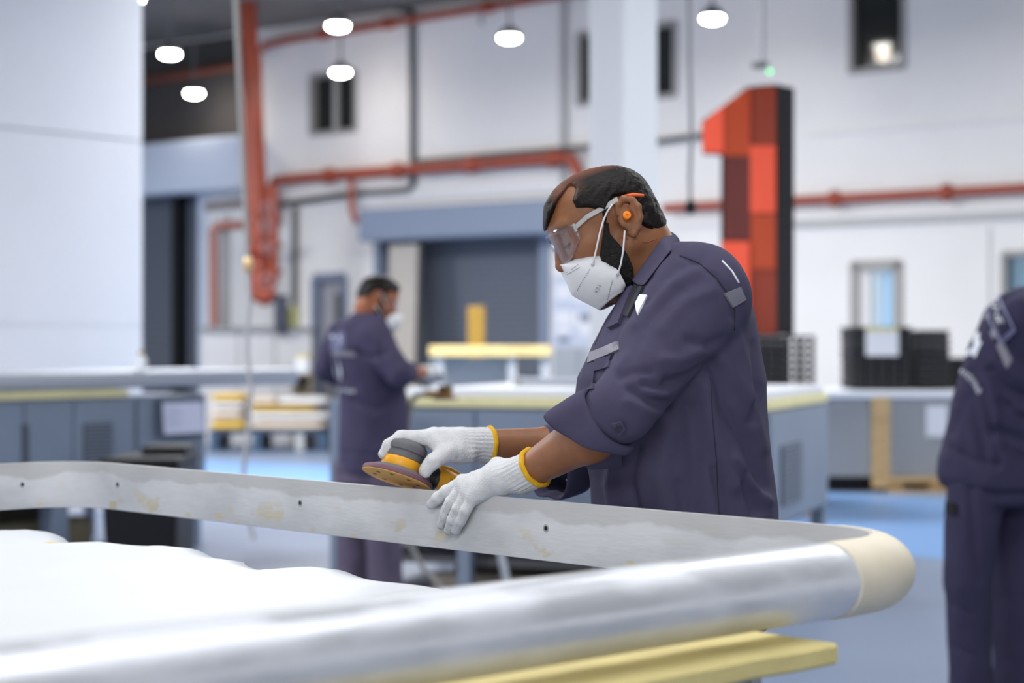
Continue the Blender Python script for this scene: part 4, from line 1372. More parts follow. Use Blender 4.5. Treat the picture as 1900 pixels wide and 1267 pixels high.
fr = thing('aluminium_workpiece', 'big rounded aluminium frame being sanded in the foreground', 'frame', MT @ Vector(((U0 + U1) / 2, (V0 + V1) / 2, ZF - HF)))
def ring(off_list, M_=MT, rng=None):
    """sweep a section given as (outward, up) pairs round the frame"""
    pts, nrm = round_path(0)
    P3 = [MT @ Vector((p[0], p[1], ZF)) for p in pts]
    fr_ = [((MT.to_3x3() @ Vector((n[0], n[1], 0))), Vector((0, 0, 1))) for n in nrm]
    return P3, fr_
P3, FR = ring(None)
web = [(0, -HF), (.0035, -HF), (.0035, HF), (0, HF)]
ow = obj('inner_web', MB().sweep(P3, FR, web, closed=True), M_web, fr, smooth=30, bevel=.0008)
hr = [(.0036, -HF + .001)] + [(.0036 + .055 * math.cos(a), (HF - .001) * math.sin(a)) for a in np.linspace(-math.pi / 2, math.pi / 2, 19)] + [(.0036, HF - .001)]
ot = obj('rounded_edge', MB().sweep(P3, FR, hr[1:-1], closed=True), M_tube, fr, smooth=60)
# cream filler round the bend at the right
def swept_part(pa, pb, prof):
    pts, nrm = round_path(0, n=18)
    sel = [i for i in range(len(pts)) if pa <= i <= pb]
    return MB().sweep([MT @ Vector((pts[i][0], pts[i][1], ZF)) for i in sel], [((MT.to_3x3() @ Vector((nrm[i][0], nrm[i][1], 0))), Vector((0, 0, 1))) for i in sel], prof)
fp = [(.0045 + .0562 * math.cos(a), (HF + .0006) * math.sin(a)) for a in np.linspace(-math.pi / 2, math.pi / 2, 17)]
pts_, nrm_ = round_path(0, n=18)
sel = [(pts_[0][0] - .055 + .003 * math.sin(k), pts_[0][1], nrm_[0]) for k in (0,)] + [(pts_[i][0], pts_[i][1], nrm_[i]) for i in range(0, 18)]
obj('filler_coat', MB().sweep([MT @ Vector((a, b, ZF)) for a, b, n in sel], [((MT.to_3x3() @ Vector((n[0], n[1], 0))), Vector((0, 0, 1))) for a, b, n in sel], fp), M_filler, fr, smooth=60)
# screw holes along the inner face
def web_pt(px, py):
    xp = (px - CX) / F
    d = U1 / (UX * xp + UY)
    return Vector([float(c) for c in P(px, py, d)])
for px, py in ((218, 899), (557, 933), (1013, 980)):
    c = web_pt(px, py)
    Mh = Matrix(((-U.x, V.x, 0, c.x), (-U.y, V.y, 0, c.y), (0, 0, 1, c.z), (0, 0, 0, 1))) @ Matrix.Rotation(math.radians(90), 4, 'Y')
    h_ = obj('screw_insert', MB(Mh).lathe([(.0035, .0002), (.0058, .0006), (.0066, .0004), (.0068, -.001)], 16), M_cond2, fr, smooth=40)
    obj('screw_hole', MB(Mh).lathe([(.0001, .0004), (.0036, .0007), (.0036, -.002)], 12), M_black, h_)
Cl = MT @ Vector((U1 - .42, V1, 0))
k_ = P(42, 899, 3.95)
Mh = Matrix(((-V.x, U.x, 0, 0), (-V.y, U.y, 0, 0), (0, 0, 1, 0), (0, 0, 0, 1))) @ Matrix.Rotation(math.radians(90), 4, 'Y')
xp = (42 - CX) / F; dd = V1 / (-UY * xp + UX); c = P(42, 899, dd)
Mh = Matrix.Translation([float(a) for a in c]) @ Mh
h_ = obj('screw_insert', MB(Mh).lathe([(.0035, .0002), (.0058, .0006), (.0066, .0004), (.0068, -.001)], 16), M_cond2, fr, smooth=40)
obj('screw_hole', MB(Mh).lathe([(.0001, .0004), (.0036, .0007), (.0036, -.002)], 12), M_black, h_)

# ---- table under the frame
tb = thing('work_table', 'foreground work table with pale yellow foam edges under the big frame', 'table', MT @ Vector((1.0, 2.3, 0)))
TU1, TV0, TV1 = 1.80, 1.40, 3.25
obj('body', MB(MT).box(.12, TU1 - .05, TV0 + .045, TV1 - .05, .34, .905), M_table, tb, bevel=.006)
for u_ in (.2, TU1 - .13):
    for v_ in (TV0 + .10, TV1 - .2):
        obj('leg', MB(MT).box(u_, u_ + .07, v_, v_ + .07, 0, .34), M_table, tb)
obj('steel_corner', MB(MT).box(TU1 - .045, TU1 - .025, TV0 + .02, TV0 + .04, .30, .925), M_metal, tb)
def wobble(mb, amp, seed):
    v = np.array(mb.v); v = v + np.stack([vnoise(v * 9 + k * 17, seed) for k in range(3)], 1) * amp
    mb.v = [tuple(a) for a in v]; return mb
def foam(u0, u1, v0, v1, z0, z1, n=24):
    """strip of foam with slightly uneven faces"""
    long_u = (u1 - u0) > (v1 - v0)
    pts, fr_ = [], []
    for k in range(n + 1):
        t = k / n
        if long_u:
            pts.append(MT @ Vector((u0 + (u1 - u0) * t, (v0 + v1) / 2, (z0 + z1) / 2))); fr_.append((V, Vector((0, 0, 1)))); hw = (v1 - v0) / 2
        else:
            pts.append(MT @ Vector(((u0 + u1) / 2, v0 + (v1 - v0) * t, (z0 + z1) / 2))); fr_.append((U, Vector((0, 0, 1)))); hw = (u1 - u0) / 2
    hz = (z1 - z0) / 2; c = .004
    prof = [(-hw + c, -hz), (hw - c, -hz), (hw, -hz + c), (hw, hz - c), (hw - c, hz), (-hw + c, hz), (-hw, hz - c), (-hw, -hz + c)]
    return wobble(MB().sweep(pts, fr_, prof), .0025, 3)
ZT = .961
obj('foam_edge', foam(0.05, TU1 + .062, TV0 - .026, TV0 + .16, ZT - .026, ZT), M_paleyellow, tb, smooth=30)
obj('foam_edge', foam(TU1 - .10, TU1 + .06, TV0 + .165, TV1, ZT - .030, ZT - .016), M_paleyellow, tb, smooth=30)
obj('foam_edge', foam(0.05, .2, TV0 + .165, TV1, ZT - .030, ZT - .016), M_paleyellow, tb, smooth=30)
obj('top_panel', MB(MT).box(.1, TU1 - .05, TV0 + .02, TV1 - .03, .905, .931), M_table, tb)
# ---- the white sheet spread on the table inside the frame
sh = thing('white_sheet', 'white plastic sheet spread wavy-edged inside the foreground frame', 'sheet', MT @ Vector((1.0, 2.4, .95)))
nu, nv = 46, 90
A = np.zeros((nu, nv, 3))
for j in range(nv):
    v_ = 1.572 + (3.42 - 1.572) * j / (nv - 1)
    ue = 1.925 - .22 * max(0, min(1, (1.66 - v_) / .14)) + .022 * math.sin(v_ * 9.0 + .6) + .013 * math.sin(v_ * 21 + 1.0) + .006 * math.sin(v_ * 47)
    ze = .004 * math.sin(v_ * 13 + 2) + .004 * math.sin(v_ * 29)
    for i in range(nu):
        s = i / (nu - 1)
        u_ = .10 + (ue - .10) * s
        z = .949 + ze * s ** 6 - .010 * max(0, (s - .96) / .04) ** 2 + .0025 * math.sin(u_ * 11 + v_ * 5) * math.sin(v_ * 8 - u_ * 3)
        A[i, j] = MT @ Vector((u_, v_, z))
M_sheet = mat('white_plastic_sheet', (.72, .74, .78), .5, var=.02, vscale=3)
obj('sheet', MB().grid(A), M_sheet, sh, smooth=180, solid=.006)
# ================================================================== people
M_skin = mat('brown_skin', srgb(146, 95, 62), 0.5, var=.18, vscale=30, bump=.06, bscale=500, sss=.08)
M_skin2 = mat('tan_skin', srgb(165, 98, 62), 0.5, var=.12, vscale=20)
M_hair = mat('black_hair', (0.010, 0.008, 0.008), 0.42, bump=.2, bscale=230, stretch=(1, 1, .25), spec=.15)
M_beard = mat('black_beard', (0.010, 0.008, 0.0075), 0.75, bump=.9, bscale=350)
M_cloth = mat('grey_violet_workwear', srgb(73, 69, 93), 0.9, var=.10, vscale=14, bump=.14, bscale=700, spec=.25)
M_cloth2 = mat('dark_navy_workwear', srgb(56, 53, 78), 0.9, var=.10, vscale=8, spec=.25)
M_cloth3 = mat('plum_navy_workwear', srgb(68, 63, 88), 0.9, var=.10, vscale=8, spec=.25)
M_trous = mat('grey_violet_trousers', srgb(62, 59, 78), 0.85, var=.08, vscale=10)
M_seam = mat('dark_seam_thread', srgb(45, 43, 60), 0.9)
M_refl = mat('dull_reflective_tape', srgb(126, 124, 136), 0.55, metal=.15)
M_glove = mat('white_knit_glove', (0.72, 0.72, 0.73), 0.9, var=.06, vscale=30, bump=.35, bscale=420)
M_gcuff = mat('yellow_overlock', srgb(250, 190, 20), 0.8, bump=.6, bscale=600)
M_mask = mat('white_respirator', (0.76, 0.76, 0.78), 0.75, bump=.05, bscale=300)
M_orange = mat('orange_foam', srgb(255, 140, 20), 0.7)
M_boot = mat('black_leather', (.02, .02, .02), .5)
M_lens = mat('clear_safety_lens', (1, 1, 1), 0.03)
_b = M_lens.node_tree
_p = _b.nodes['Principled BSDF']
_tr = _b.nodes.new('ShaderNodeBsdfTransparent'); _tr.inputs[0].default_value = (.93, .93, .97, 1)
_gl = _b.nodes.new('ShaderNodeBsdfGlossy'); _gl.inputs['Roughness'].default_value = .04
_fr = _b.nodes.new('ShaderNodeMapRange'); _lw = _b.nodes.new('ShaderNodeLayerWeight'); _lw.inputs[0].default_value = .35; _b.links.new(_lw.outputs['Facing'], _fr.inputs[0]); _fr.inputs[3].default_value = .025; _fr.inputs[4].default_value = .30
_mx = _b.nodes.new('ShaderNodeMixShader')
_b.links.new(_fr.outputs[0], _mx.inputs[0]); _b.links.new(_tr.outputs[0], _mx.inputs[1]); _b.links.new(_gl.outputs[0], _mx.inputs[2])
_b.links.new(_mx.outputs[0], _b.nodes['Material Output'].inputs[0])
M_arm = mat('clear_plastic_arm', (.75, .73, .72), .2)
M_arm.node_tree.nodes['Principled BSDF'].inputs['Transmission Weight'].default_value = .5

class Head:
    """local axes: f forward, l to the person's left, u up; origin between the ears."""
    def __init__(s, O, fwd0, pitch, roll, scale=1.0):
        fwd = np.array([math.cos(fwd0), math.sin(fwd0), 0.0]); left = np.array([-math.sin(fwd0), math.cos(fwd0), 0.0]); up = np.array([0, 0, 1.0])
        c, n = math.cos(pitch), math.sin(pitch)
        f = c * fwd - n * up; u = c * up + n * fwd
        c, n = math.cos(roll), math.sin(roll)
        l = c * left + n * u; u = c * u - n * left
        s.R = np.stack([f, l, u], 1); s.O = np.asarray(O, float); s.k = scale
    def w(s, f, l, u):
        return s.O + s.R @ (np.array([f, l, u]) * s.k)
    def loc(s, p):
        return ((np.asarray(p) - s.O) @ s.R) / s.k
    def at_px(s, px, py, l):
        """local (f,l,u) of the ray through a pixel where it crosses the given l"""
        C0 = np.array([0, 0, CH]); d = np.array([(px - CX) / F, 1, -(py - CY) / F])
        a = (C0 - s.O) @ s.R / s.k; b = d @ s.R / s.k
        return a + b * ((l - a[1]) / b[1])
    def c(s, S, a, b, ra, rb, k=.012, mode='u'):
        S.cone(s.w(*a), s.w(*b), ra * s.k, rb * s.k, k, mode)
    def e(s, S, c, r, k=.015, mode='u'):
        S.ell(s.w(*c), np.array(r) * s.k, s.R, k, mode)
    def skull(s, S):
        s.e(S, (.018, 0, .040), (.090, .076, .072), .02)
        s.e(S, (-.038, 0, -.012), (.034, .054, .036), .03)
        s.e(S, (.046, 0, .034), (.060, .064, .060), .03)
    def build(s, S, ears=True, nose=True):
        s.skull(S)
        s.e(S, (.048, 0, -.028), (.050, .058, .062), .03)          # mid face
        s.e(S, (.058, 0, -.066), (.042, .043, .033), .03)          # chin
        for g in (-1, 1):
            s.c(S, (.004, g * .054, -.040), (.064, g * .026, -.088), .018, .018, .025)    # jaw line
            s.e(S, (.066, g * .044, -.012), (.026, .020, .018), .02)                       # cheekbone
            s.e(S, (.092, g * .033, .036), (.013, .022, .009), .012)                       # brow ridge
            s.e(S, (.104, g * .034, .010), (.016, .019, .014), .012, 's')                  # socket
            s.e(S, (.085, g * .033, .008), (.0135, .0155, .0125), .006)                    # closed lid over the eye
            s.e(S, (.104, g * .0115, -.028), (.011, .008, .008), .007)                     # nostril wing
        s.c(S, (.100, 0, .022), (.110, 0, -.008), .0075, .009, .012)
        s.c(S, (.110, 0, -.008), (.115, 0, -.022), .009, .0115, .008)
        s.e(S, (.098, 0, -.052), (.012, .022, .007), .008)
        s.e(S, (.096, 0, -.064), (.011, .018, .007), .008)
        if ears:
            for g in (-1, 1):
                s.e(S, (-.010, g * .076, -.002), (.015, .006, .026), .008)
                rim = [(.004, .074, .014), (-.001, .080, .026), (-.013, .084, .031), (-.025, .087, .024), (-.030, .088, .008), (-.026, .085, -.010), (-.016, .080, -.024), (-.007, .077, -.030), (-.002, .075, -.026)]
                S.chain([s.w(a, g * b, c) for a, b, c in rim], [.0042, .0045, .005, .005, .0048, .0045, .005, .006, .0045], .004)
                s.c(S, (-.020, g * .083, .014), (-.018, g * .081, -.012), .004, .0045, .005)    # antihelix
                s.c(S, (-.018, g * .081, -.012), (-.008, g * .078, -.020), .0045, .0045, .005)
                s.c(S, (.005, g * .074, .002), (.003, g * .076, -.008), .0045, .0050, .004)     # tragus
                s.e(S, (-.008, g * .085, -.001), (.009, .0075, .010), .004, 's')                # concha
    def shell(s, S_base, poly, thick, inset=.004, soft=.010, both=True, noise=None):
        """hair: the head surface raised by thick(f,l,u) inside a side-view polygon (f,u)"""
        poly = np.asarray(poly)
        def f(p, lo=None, hi=None):
            d = S_base(p, lo, hi)
            q = s.loc(p)
            sd = poly_sd(q[:, [0, 2]], poly)
            m = np.clip(-sd / soft, 0, 1); m = m * m * (3 - 2 * m)
            t = thick(q) * m * s.k - inset * s.k * (1 - m) - (sd > .004) * .02
            return d - t
        return f

def build_body(name, label, S, h, m, cat='person', newton=2, lo=None, hi=None):
    a, b = S.bounds()
    if lo is not None: a = np.maximum(a, lo)
    if hi is not None: b = np.minimum(b, hi)
    v, q = polygonize(S, a, b, h, newton=newton)
    o = qmesh(name, v, q, m)
    tag(o, label, cat)
    return o, v, q

def Q(px, py, d): return P(px, py, d)
# ------------------------------------------------------------------ the masked man at the frame
D0 = 3.22
H1 = Head(P(1147, 425, 3.235), math.pi + math.radians(7), math.radians(22), math.radians(10))
def wd(px, du=0.0):
    """depth of the frame's inner web seen at pixel column px, plus du"""
    return U1 / (UX * (px - CX) / F + UY) + du

# skeleton
shL, shR = Q(1312, 535, 3.075), Q(1290, 540, 3.40)
elL, elR = Q(1154, 770, 2.975), Q(1112, 838, 3.46)
wrL, wrR = Q(982, 874, wd(982, .030)), Q(893, 826, 3.365)

def hand_left(S, g=0.0):
    """left hand lying over the rail; g thickens (glove) or thins it"""
    d = lambda px, k: wd(px, k)
    w_ = wrL
    J = {}
    J['i'] = [Q(858, 897, d(858, .004)), Q(829, 911, d(829, -.008)), Q(813, 924, d(813, -.013)), Q(801, 936, d(801, -.014))]
    J['m'] = [Q(862, 905, d(862, -.002)), Q(837, 930, d(837, -.0185)), Q(826, 953, d(826, -.0195)), Q(819, 974, d(819, -.0155))]
    J['r'] = [Q(869, 913, d(869, -.008)), Q(850, 943, d(850, -.0225)), Q(840, 965, d(840, -.0215)), Q(832, 984, d(832, -.016))]
    J['l'] = [Q(878, 922, d(878, -.013)), Q(864, 947, d(864, -.0235)), Q(854, 967, d(854, -.0215)), Q(846, 984, d(846, -.0155))]
    rr = {'i': (.0118, .0110, .0102, .0088), 'm': (.0118, .0106, .0097, .0083), 'r': (.0115, .0102, .0093, .0080), 'l': (.0108, .0097, .0089, .0078)}
    mid = Q(935, 886, d(935, .018))
    S.cone(w_, mid, .0265 + g, .030 + g, .01)
    for k, off in (('i', .012), ('m', .006), ('r', .0), ('l', -.006)):
        S.cone(mid + np.array([0, .0, 0]), J[k][0], .022 + g, rr[k][0] + .0030 + g, .010)
        S.chain(J[k], [r + g for r in rr[k]], .003)
        S.ell(J[k][0] + np.array([0, -.003, .004]), np.array([.0105, .0105, .010]) + g, None, .006)
    # thumb tucked behind the rail, its base knuckle standing up
    th = [Q(950, 878, d(950, .030)), Q(924, 865, d(924, .030)), Q(893, 884, d(893, .046)), Q(872, 902, d(872, .050))]
    S.chain(th, [.017 + g, .0145 + g, .0125 + g, .011 + g], .012)

def hand_right(S, g=0.0):
    w_ = wrR
    J = {}
    J['i'] = [Q(806, 812, 3.326), Q(744, 811, 3.322), Q(722, 825, 3.322), Q(711, 842, 3.324)]
    J['m'] = [Q(806, 809, 3.348), Q(742, 812, 3.352), Q(724, 834, 3.356), Q(719, 858, 3.358)]
    J['r'] = [Q(808, 811, 3.370), Q(748, 815, 3.380), Q(731, 838, 3.385), Q(728, 860, 3.385)]
    J['l'] = [Q(814, 818, 3.390), Q(766, 824, 3.404), Q(750, 842, 3.408), Q(744, 858, 3.408)]
    rr = {'i': (.0132, .0118, .0110, .0095), 'm': (.0132, .0118, .0108, .0090), 'r': (.0128, .0112, .0104, .0088), 'l': (.0118, .0104, .0096, .0082)}
    mid = Q(850, 826, 3.358)
    S.cone(w_, mid, .0265 + g, .0285 + g, .01)
    for k in 'imrl':
        S.cone(mid, J[k][0], .024 + g, rr[k][0] + .003 + g, .014)
        S.chain(J[k], [r + g for r in rr[k]], .0045)
    th = [Q(868, 840, 3.335), Q(829, 838, 3.308), Q(803, 857, 3.293), Q(789, 874, 3.290)]
    S.chain(th, [.0185 + g, .0165 + g, .0135 + g, .0115 + g], .014)
    S.cone(Q(850, 822, 3.34), Q(815, 822, 3.320), .022 + g, .0165 + g, .014)

# body: one continuous surface
Bd = SDF()
tz = lambda py: CH - (py - CY) / F * D0
tx = lambda px: (px - CX) / F * D0
TORSO = [  # y, front px, back px, lateral half width
    (482, 1215, 1336, .085), (505, 1190, 1364, .125), (540, 1160, 1382, .165), (590, 1126, 1393, .190), (640, 1098, 1405, .198), (700, 1073, 1416, .200),
    (760, 1068, 1421, .198), (820, 1078, 1428, .195), (880, 1094, 1434, .195), (940, 1101, 1440, .198), (1010, 1106, 1440, .202), (1090, 1110, 1432, .205), (1165, 1116, 1420, .208)]
def torso(S, shrink=0.0, k=.02, n=2.35, upto=None):
    t = TORSO
    S.loft([tz(r[0]) for r in t], [tx((r[1] + r[2]) / 2) for r in t], [(r[2] - r[1]) / 2 / F * D0 for r in t], [D0 + .005] * len(t), [r[3] for r in t], k, n, .02, off=shrink)
H1.build(Bd)
neck0, neck1 = H1.w(-.022, 0, -.045), Q(1226, 522, 3.24)
Bd.cone(neck0, neck1, .058, .063, .02)
Bd.cone(H1.w(.012, 0, -.075), Q(1205, 540, 3.24), .045, .055, .025)
torso(Bd, .035, .04)
Bd.chain([shL, elL], [.050, .038], .02); Bd.chain([shR, elR], [.050, .038], .02)
def forearm(S, e, w_, k=.02):
    m = e + (w_ - e) * .35
    S.cone(e, m, .038, .0415, k); S.cone(m, w_, .0415, .0275, k)
forearm(Bd, elL, wrL); forearm(Bd, elR, wrR)
hand_left(Bd, -.004); hand_right(Bd, -.004)
hipc = np.array([tx(1275), D0, .93])
for sg_ in (-1, 1):
    kn = np.array([tx(1272) - .01, D0 + sg_ * .10, .50]); an = np.array([tx(1285), D0 + sg_ * .11, .09])
    hp_ = hipc + np.array([0, sg_ * .09, 0])
    Bd.cone(hp_, kn, .085, .055, .03); Bd.cone(kn, an, .055, .04, .02)
    Bd.cone(an + np.array([.02, 0, -.035]), an + np.array([-.13, 0, -.045]), .04, .035, .02)
Bd.ell(hipc, (.12, .16, .12), None, .03)
man, bv, bq = build_body('person', 'man in grey-violet workwear, mask and goggles sanding the foreground frame', Bd, .0032, M_skin)
SK = Surf(bv, bq)
# --- hair: side view polygon from the photograph's hairline, on the head's own axes
def hl(px, py, l=.066):
    a = H1.at_px(px, py, l); return (a[0], a[2])
HS = SDF(); H1.skull(HS); 
HS.cone(neck0, neck1, .058, .063, .02)
hair_poly = [hl(1003, 412, .02), hl(1004, 375, .02), hl(1030, 325, .02), hl(1075, 296, .02), hl(1125, 284, .02), hl(1190, 300, .02), hl(1262, 355, .02), hl(1254, 400, .02), hl(1238, 426, .03), hl(1222, 432, .05), hl(1196, 428, .055), hl(1178, 412), hl(1170, 388), hl(1158, 368), hl(1140, 372), hl(1131, 392), hl(1128, 425), hl(1116, 424), hl(1112, 398), hl(1090, 392), hl(1066, 392), hl(1057, 372), hl(1064, 350), hl(1060, 345), hl(1040, 372), hl(1024, 412, .05), hl(1012, 432, .03)]
def hair_t(q):
    # thicker behind and above the ears, thin over the crown
    t = .0068 - .0042 * np.clip((q[:, 2] - .085) / .03, 0, 1) * np.clip((q[:, 0] + .075) / .05, 0, 1)
    t = t + .0035 * np.clip((q[:, 0] - .075) / .02, 0, 1) * (q[:, 2] > .04)
    ang = np.stack([q[:, 0] * 60, q[:, 1] * 260, q[:, 2] * 200 + q[:, 0] * 120], 1)
    t = t * np.clip(np.where(q[:, 0] < -.045, (q[:, 2] + .040) / .05, 1.0), .15, 1)
    return t + .0010 * vnoise(ang * [.5, .9, 1.0], 5) + .0006 * vnoise(ang * [.8, 2.2, 2.0], 8)
fh = H1.shell(HS, hair_poly, hair_t, soft=.010)
lo, hi = H1.O - .17, H1.O + .17
hv, hq = polygonize(fh, lo, hi, .0026, slack=2.2, newton=1)
# strands and bald-patch tint: hair thins over the crown
lq = H1.loc(hv)
thin = np.clip((lq[:, 2] - .088) / .02, 0, 1) * np.clip((lq[:, 0] + .075) / .045, 0, 1) * np.clip(1 - (lq[:, 0] - .075) / .02, 0, 1)
temple = np.clip((lq[:, 0] - .030) / .03, 0, 1) * np.clip((lq[:, 2] - .06) / .03, 0, 1) * np.clip(1 - (lq[:, 0] - .085) / .015, 0, 1)
thin = np.maximum(thin, .75 * temple)
M_hair1 = mat('thinning_black_hair', (0.012, 0.009, 0.009),   .55, spec=.18, bump=.15, bscale=300, stretch=(.25, 1, 1))
nt_ = M_hair1.node_tree
at_ = nt_.nodes.new('ShaderNodeAttribute'); at_.attribute_name = 'thin'
tcn = nt_.nodes.new('ShaderNodeTexCoord'); mpn = nt_.nodes.new('ShaderNodeMapping'); mpn.inputs['Scale'].default_value = (1, 4, 1)
nzn = nt_.nodes.new('ShaderNodeTexNoise'); nzn.inputs['Scale'].default_value = 220
nt_.links.new(tcn.outputs['Object'], mpn.inputs[0]); nt_.links.new(mpn.outputs[0], nzn.inputs['Vector'])
mth = nt_.nodes.new('ShaderNodeMath'); mth.operation = 'MULTIPLY_ADD'; mth.inputs[1].default_value = .5; mth.inputs[2].default_value = -.25
nt_.links.new(nzn.outputs['Fac'], mth.inputs[0])
ad_ = nt_.nodes.new('ShaderNodeMath'); ad_.operation = 'ADD'
nt_.links.new(at_.outputs['Fac'], ad_.inputs[0]); nt_.links.new(mth.outputs[0], ad_.inputs[1])
mxn = nt_.nodes.new('ShaderNodeMix'); mxn.data_type = 'RGBA'; mxn.clamp_factor = True
nt_.links.new(ad_.outputs[0], mxn.inputs[0]); mxn.inputs[6].default_value = (.0065, .0055, .0055, 1); mxn.inputs[7].default_value = (*[c * .62 for c in srgb(150, 98, 76)], 1)
nt_.links.new(mxn.outputs[2], nt_.nodes['Principled BSDF'].inputs['Base Color'])
qmesh('hair', hv, hq, M_hair1, man, {'thin': thin * .9})
# --- beard
beard_poly = [hl(1117, 410), hl(1133, 408), hl(1137, 430), hl(1150, 446), hl(1168, 468), hl(1182, 492), hl(1186, 520), hl(1178, 556), hl(1162, 602), hl(1110, 606), hl(1106, 584), hl(1146, 552), hl(1147, 536), hl(1148, 522), hl(1128, 502), hl(1106, 488), hl(1112, 440)]
def beard_t(q):
    return .0075 + .0020 * vnoise(q * 320, 3)
BS = SDF(); H1.build(BS, ears=False); BS.cone(H1.w(.012, 0, -.075), Q(1205, 540, 3.24), .045, .055, .025); BS.cone(neck0, neck1, .058, .063, .02)
fb = H1.shell(BS, beard_poly, beard_t, soft=.012)
vv, qq = polygonize(fb, H1.O - .17, H1.O + .17, .003, slack=2.2, newton=1)
qmesh('beard', vv, qq, M_beard, man)
# --- eyebrow and lashes
for g in (1, -1):
    obj('eyebrow', MB().tube([H1.w(.098, g * .014, .030), H1.w(.1055, g * .024, .037), H1.w(.099, g * .040, .036), H1.w(.084, g * .052, .028)], [.0038, .0052, .0046, .0022], n=8), M_beard, man, smooth=180)
    obj('eyelashes', MB().tube([H1.w(.100, g * .022, .000), H1.w(.1005, g * .033, -.001), H1.w(.094, g * .045, .001)], [.0012, .0021, .0012], n=6), M_beard, man, smooth=180)
# --- jacket
Jk = SDF()
torso(Jk, 0.0, .02, 2.35)
Jk.cone(Q(1240, 512, 3.24), Q(1304, 524, 3.10), .056, .064, .03)       # yoke to the shoulders
Jk.cone(Q(1240, 512, 3.24), Q(1290, 524, 3.38), .056, .062, .03)
Jk.chain([Q(1302, 553, 3.085), Q(1206, 688, 3.005), Q(1152, 758, 2.972)], [.081, .0575, .051], .012)
Jk.cone(Q(1152, 758, 2.972), Q(1128, 775, 2.985), .051, .048, .01)
Jk.chain([Q(1268, 565, 3.075), Q(1215, 640, 3.03)], [.07, .055], .02)
Jk.chain([Q(1285, 550, 3.40), Q(1190, 720, 3.44), Q(1112, 838, 3.46)], [.084, .064, .058], .012)
Jk.cone(Q(1112, 838, 3.46), Q(1030, 838, 3.425), .056, .050, .01)
# open neck: cut a V in front and the hole the neck comes through
Jk.cone(Q(1212, 440, 3.24), Q(1222, 520, 3.24), .066, .060, .006, 's')
Jk.cone(Q(1150, 510, 3.23), Q(1165, 560, 3.23), .035, .018, .01, 's')
lo, hi = Jk.bounds()
jv, jq = polygonize(Jk, lo, hi, .0046)
n_ = normals_of(jv, jq)
# cloth drape: long soft folds
fol = vnoise(np.stack([jv[:, 0] * 7 + jv[:, 2] * 5, jv[:, 1] * 7, jv[:, 2] * 4 - jv[:, 0] * 3], 1), 11)
fo2 = vnoise(np.stack([jv[:, 0] * 18 + jv[:, 2] * 9, jv[:, 1] * 16, jv[:, 2] * 9 - jv[:, 0] * 8], 1), 12)
fo3 = 1 - np.abs(vnoise(np.stack([jv[:, 0] * 10 + jv[:, 2] * 9, jv[:, 1] * 9, jv[:, 2] * 5 - jv[:, 0] * 6], 1), 14)) * 2
jv = jv + n_ * (.004 * fol + .0022 * fo2 + .0022 * fo3)[:, None]
n_ = normals_of(jv, jq)
jv = crease(jv, n_, [
    ([(1260, 474), (1296, 488), (1330, 516), (1350, 545), (1363, 576), (1363, 612), (1357, 642)], 6, .0035),       # armhole seam
    ([(1200, 560), (1252, 498), (1300, 480)], 11, .006), ([(1180, 600), (1240, 530), (1290, 505)], 12, -.006),     # pulls towards the collar
    ([(1172, 650), (1215, 585), (1262, 540)], 11, .005), ([(1150, 680), (1190, 620)], 9, -.004), ([(1225, 610), (1270, 560), (1320, 540)], 12, -.004),
    ([(1325, 672), (1280, 700), (1240, 705)], 10, .009), ([(1300, 650), (1262, 668), (1228, 668)], 10, -.006),
    ([(1268, 708), (1225, 720), (1195, 712)], 8, .008), ([(1240, 748), (1205, 742), (1170, 722)], 8, .008), ([(1205, 690), (1175, 690), (1150, 700)], 8, .006),
    ([(1235, 730), (1200, 728)], 8, -.006), ([(1340, 630), (1310, 640), (1280, 632)], 10, .006), ([(1230, 770), (1195, 760), (1165, 745)], 8, -.006),
    ([(1330, 690), (1345, 760), (1390, 830), (1420, 905)], 14, .012), ([(1310, 720), (1322, 800), (1360, 900)], 16, -.010),
    ([(1345, 670), (1395, 750), (1420, 830)], 12, -.008), ([(1280, 760), (1290, 850), (1285, 940)], 18, .011),
    ([(1365, 850), (1400, 900), (1430, 930)], 9, -.009), ([(1325, 870), (1345, 960)], 8, .008), ([(1380, 900), (1400, 950)], 8, .008),
    ([(1240, 800), (1225, 880), (1235, 960)], 20, -.010), ([(1180, 830), (1165, 890), (1180, 950)], 12, .010), ([(1140, 850), (1130, 900), (1138, 950)], 10, -.007),
    ([(1400, 640), (1405, 720), (1395, 780)], 9, .007), ([(1385, 880), (1412, 945)], 10, .009), ([(1260, 900), (1268, 955)], 10, .007), ([(1360, 600), (1385, 680), (1392, 740)], 9, -.006),
])
jv = smoothen(jv, jq, 1, .3)
jk = qmesh('jacket', jv, jq, M_cloth, man)
JS = Surf(jv, jq)
def sub(o, parent):
    if o: o['_p'] = 1
    return o
stitched_line('armhole_seam', JS, [(1262, 474), (1298, 488), (1330, 516), (1350, 545), (1363, 576), (1363, 612)], M_seam, jk, .0014)
stitched_line('side_seam', JS, [(1318, 700), (1322, 770), (1330, 860), (1334, 955)], M_seam, jk, .0010)
stitched_line('shoulder_piping', JS, [(1340, 484), (1358, 503), (1371, 525)], M_foamw, jk, .0022)
sewn_patch('reflective_strip', JS, [(1342, 545), (1372, 533), (1382, 556), (1358, 570)], M_refl, jk)
sewn_patch('reflective_strip', JS, [(1096, 655), (1148, 634), (1150, 650), (1092, 674)], M_refl, jk)
sewn_patch('chest_pocket', JS, [(1087, 678), (1106, 672), (1102, 722), (1080, 730)], M_cloth, jk, 8, 10)
sewn_patch('pocket_flap', JS, [(1106, 668), (1136, 660), (1130, 682), (1103, 690)], M_cloth, jk, 8, 6)
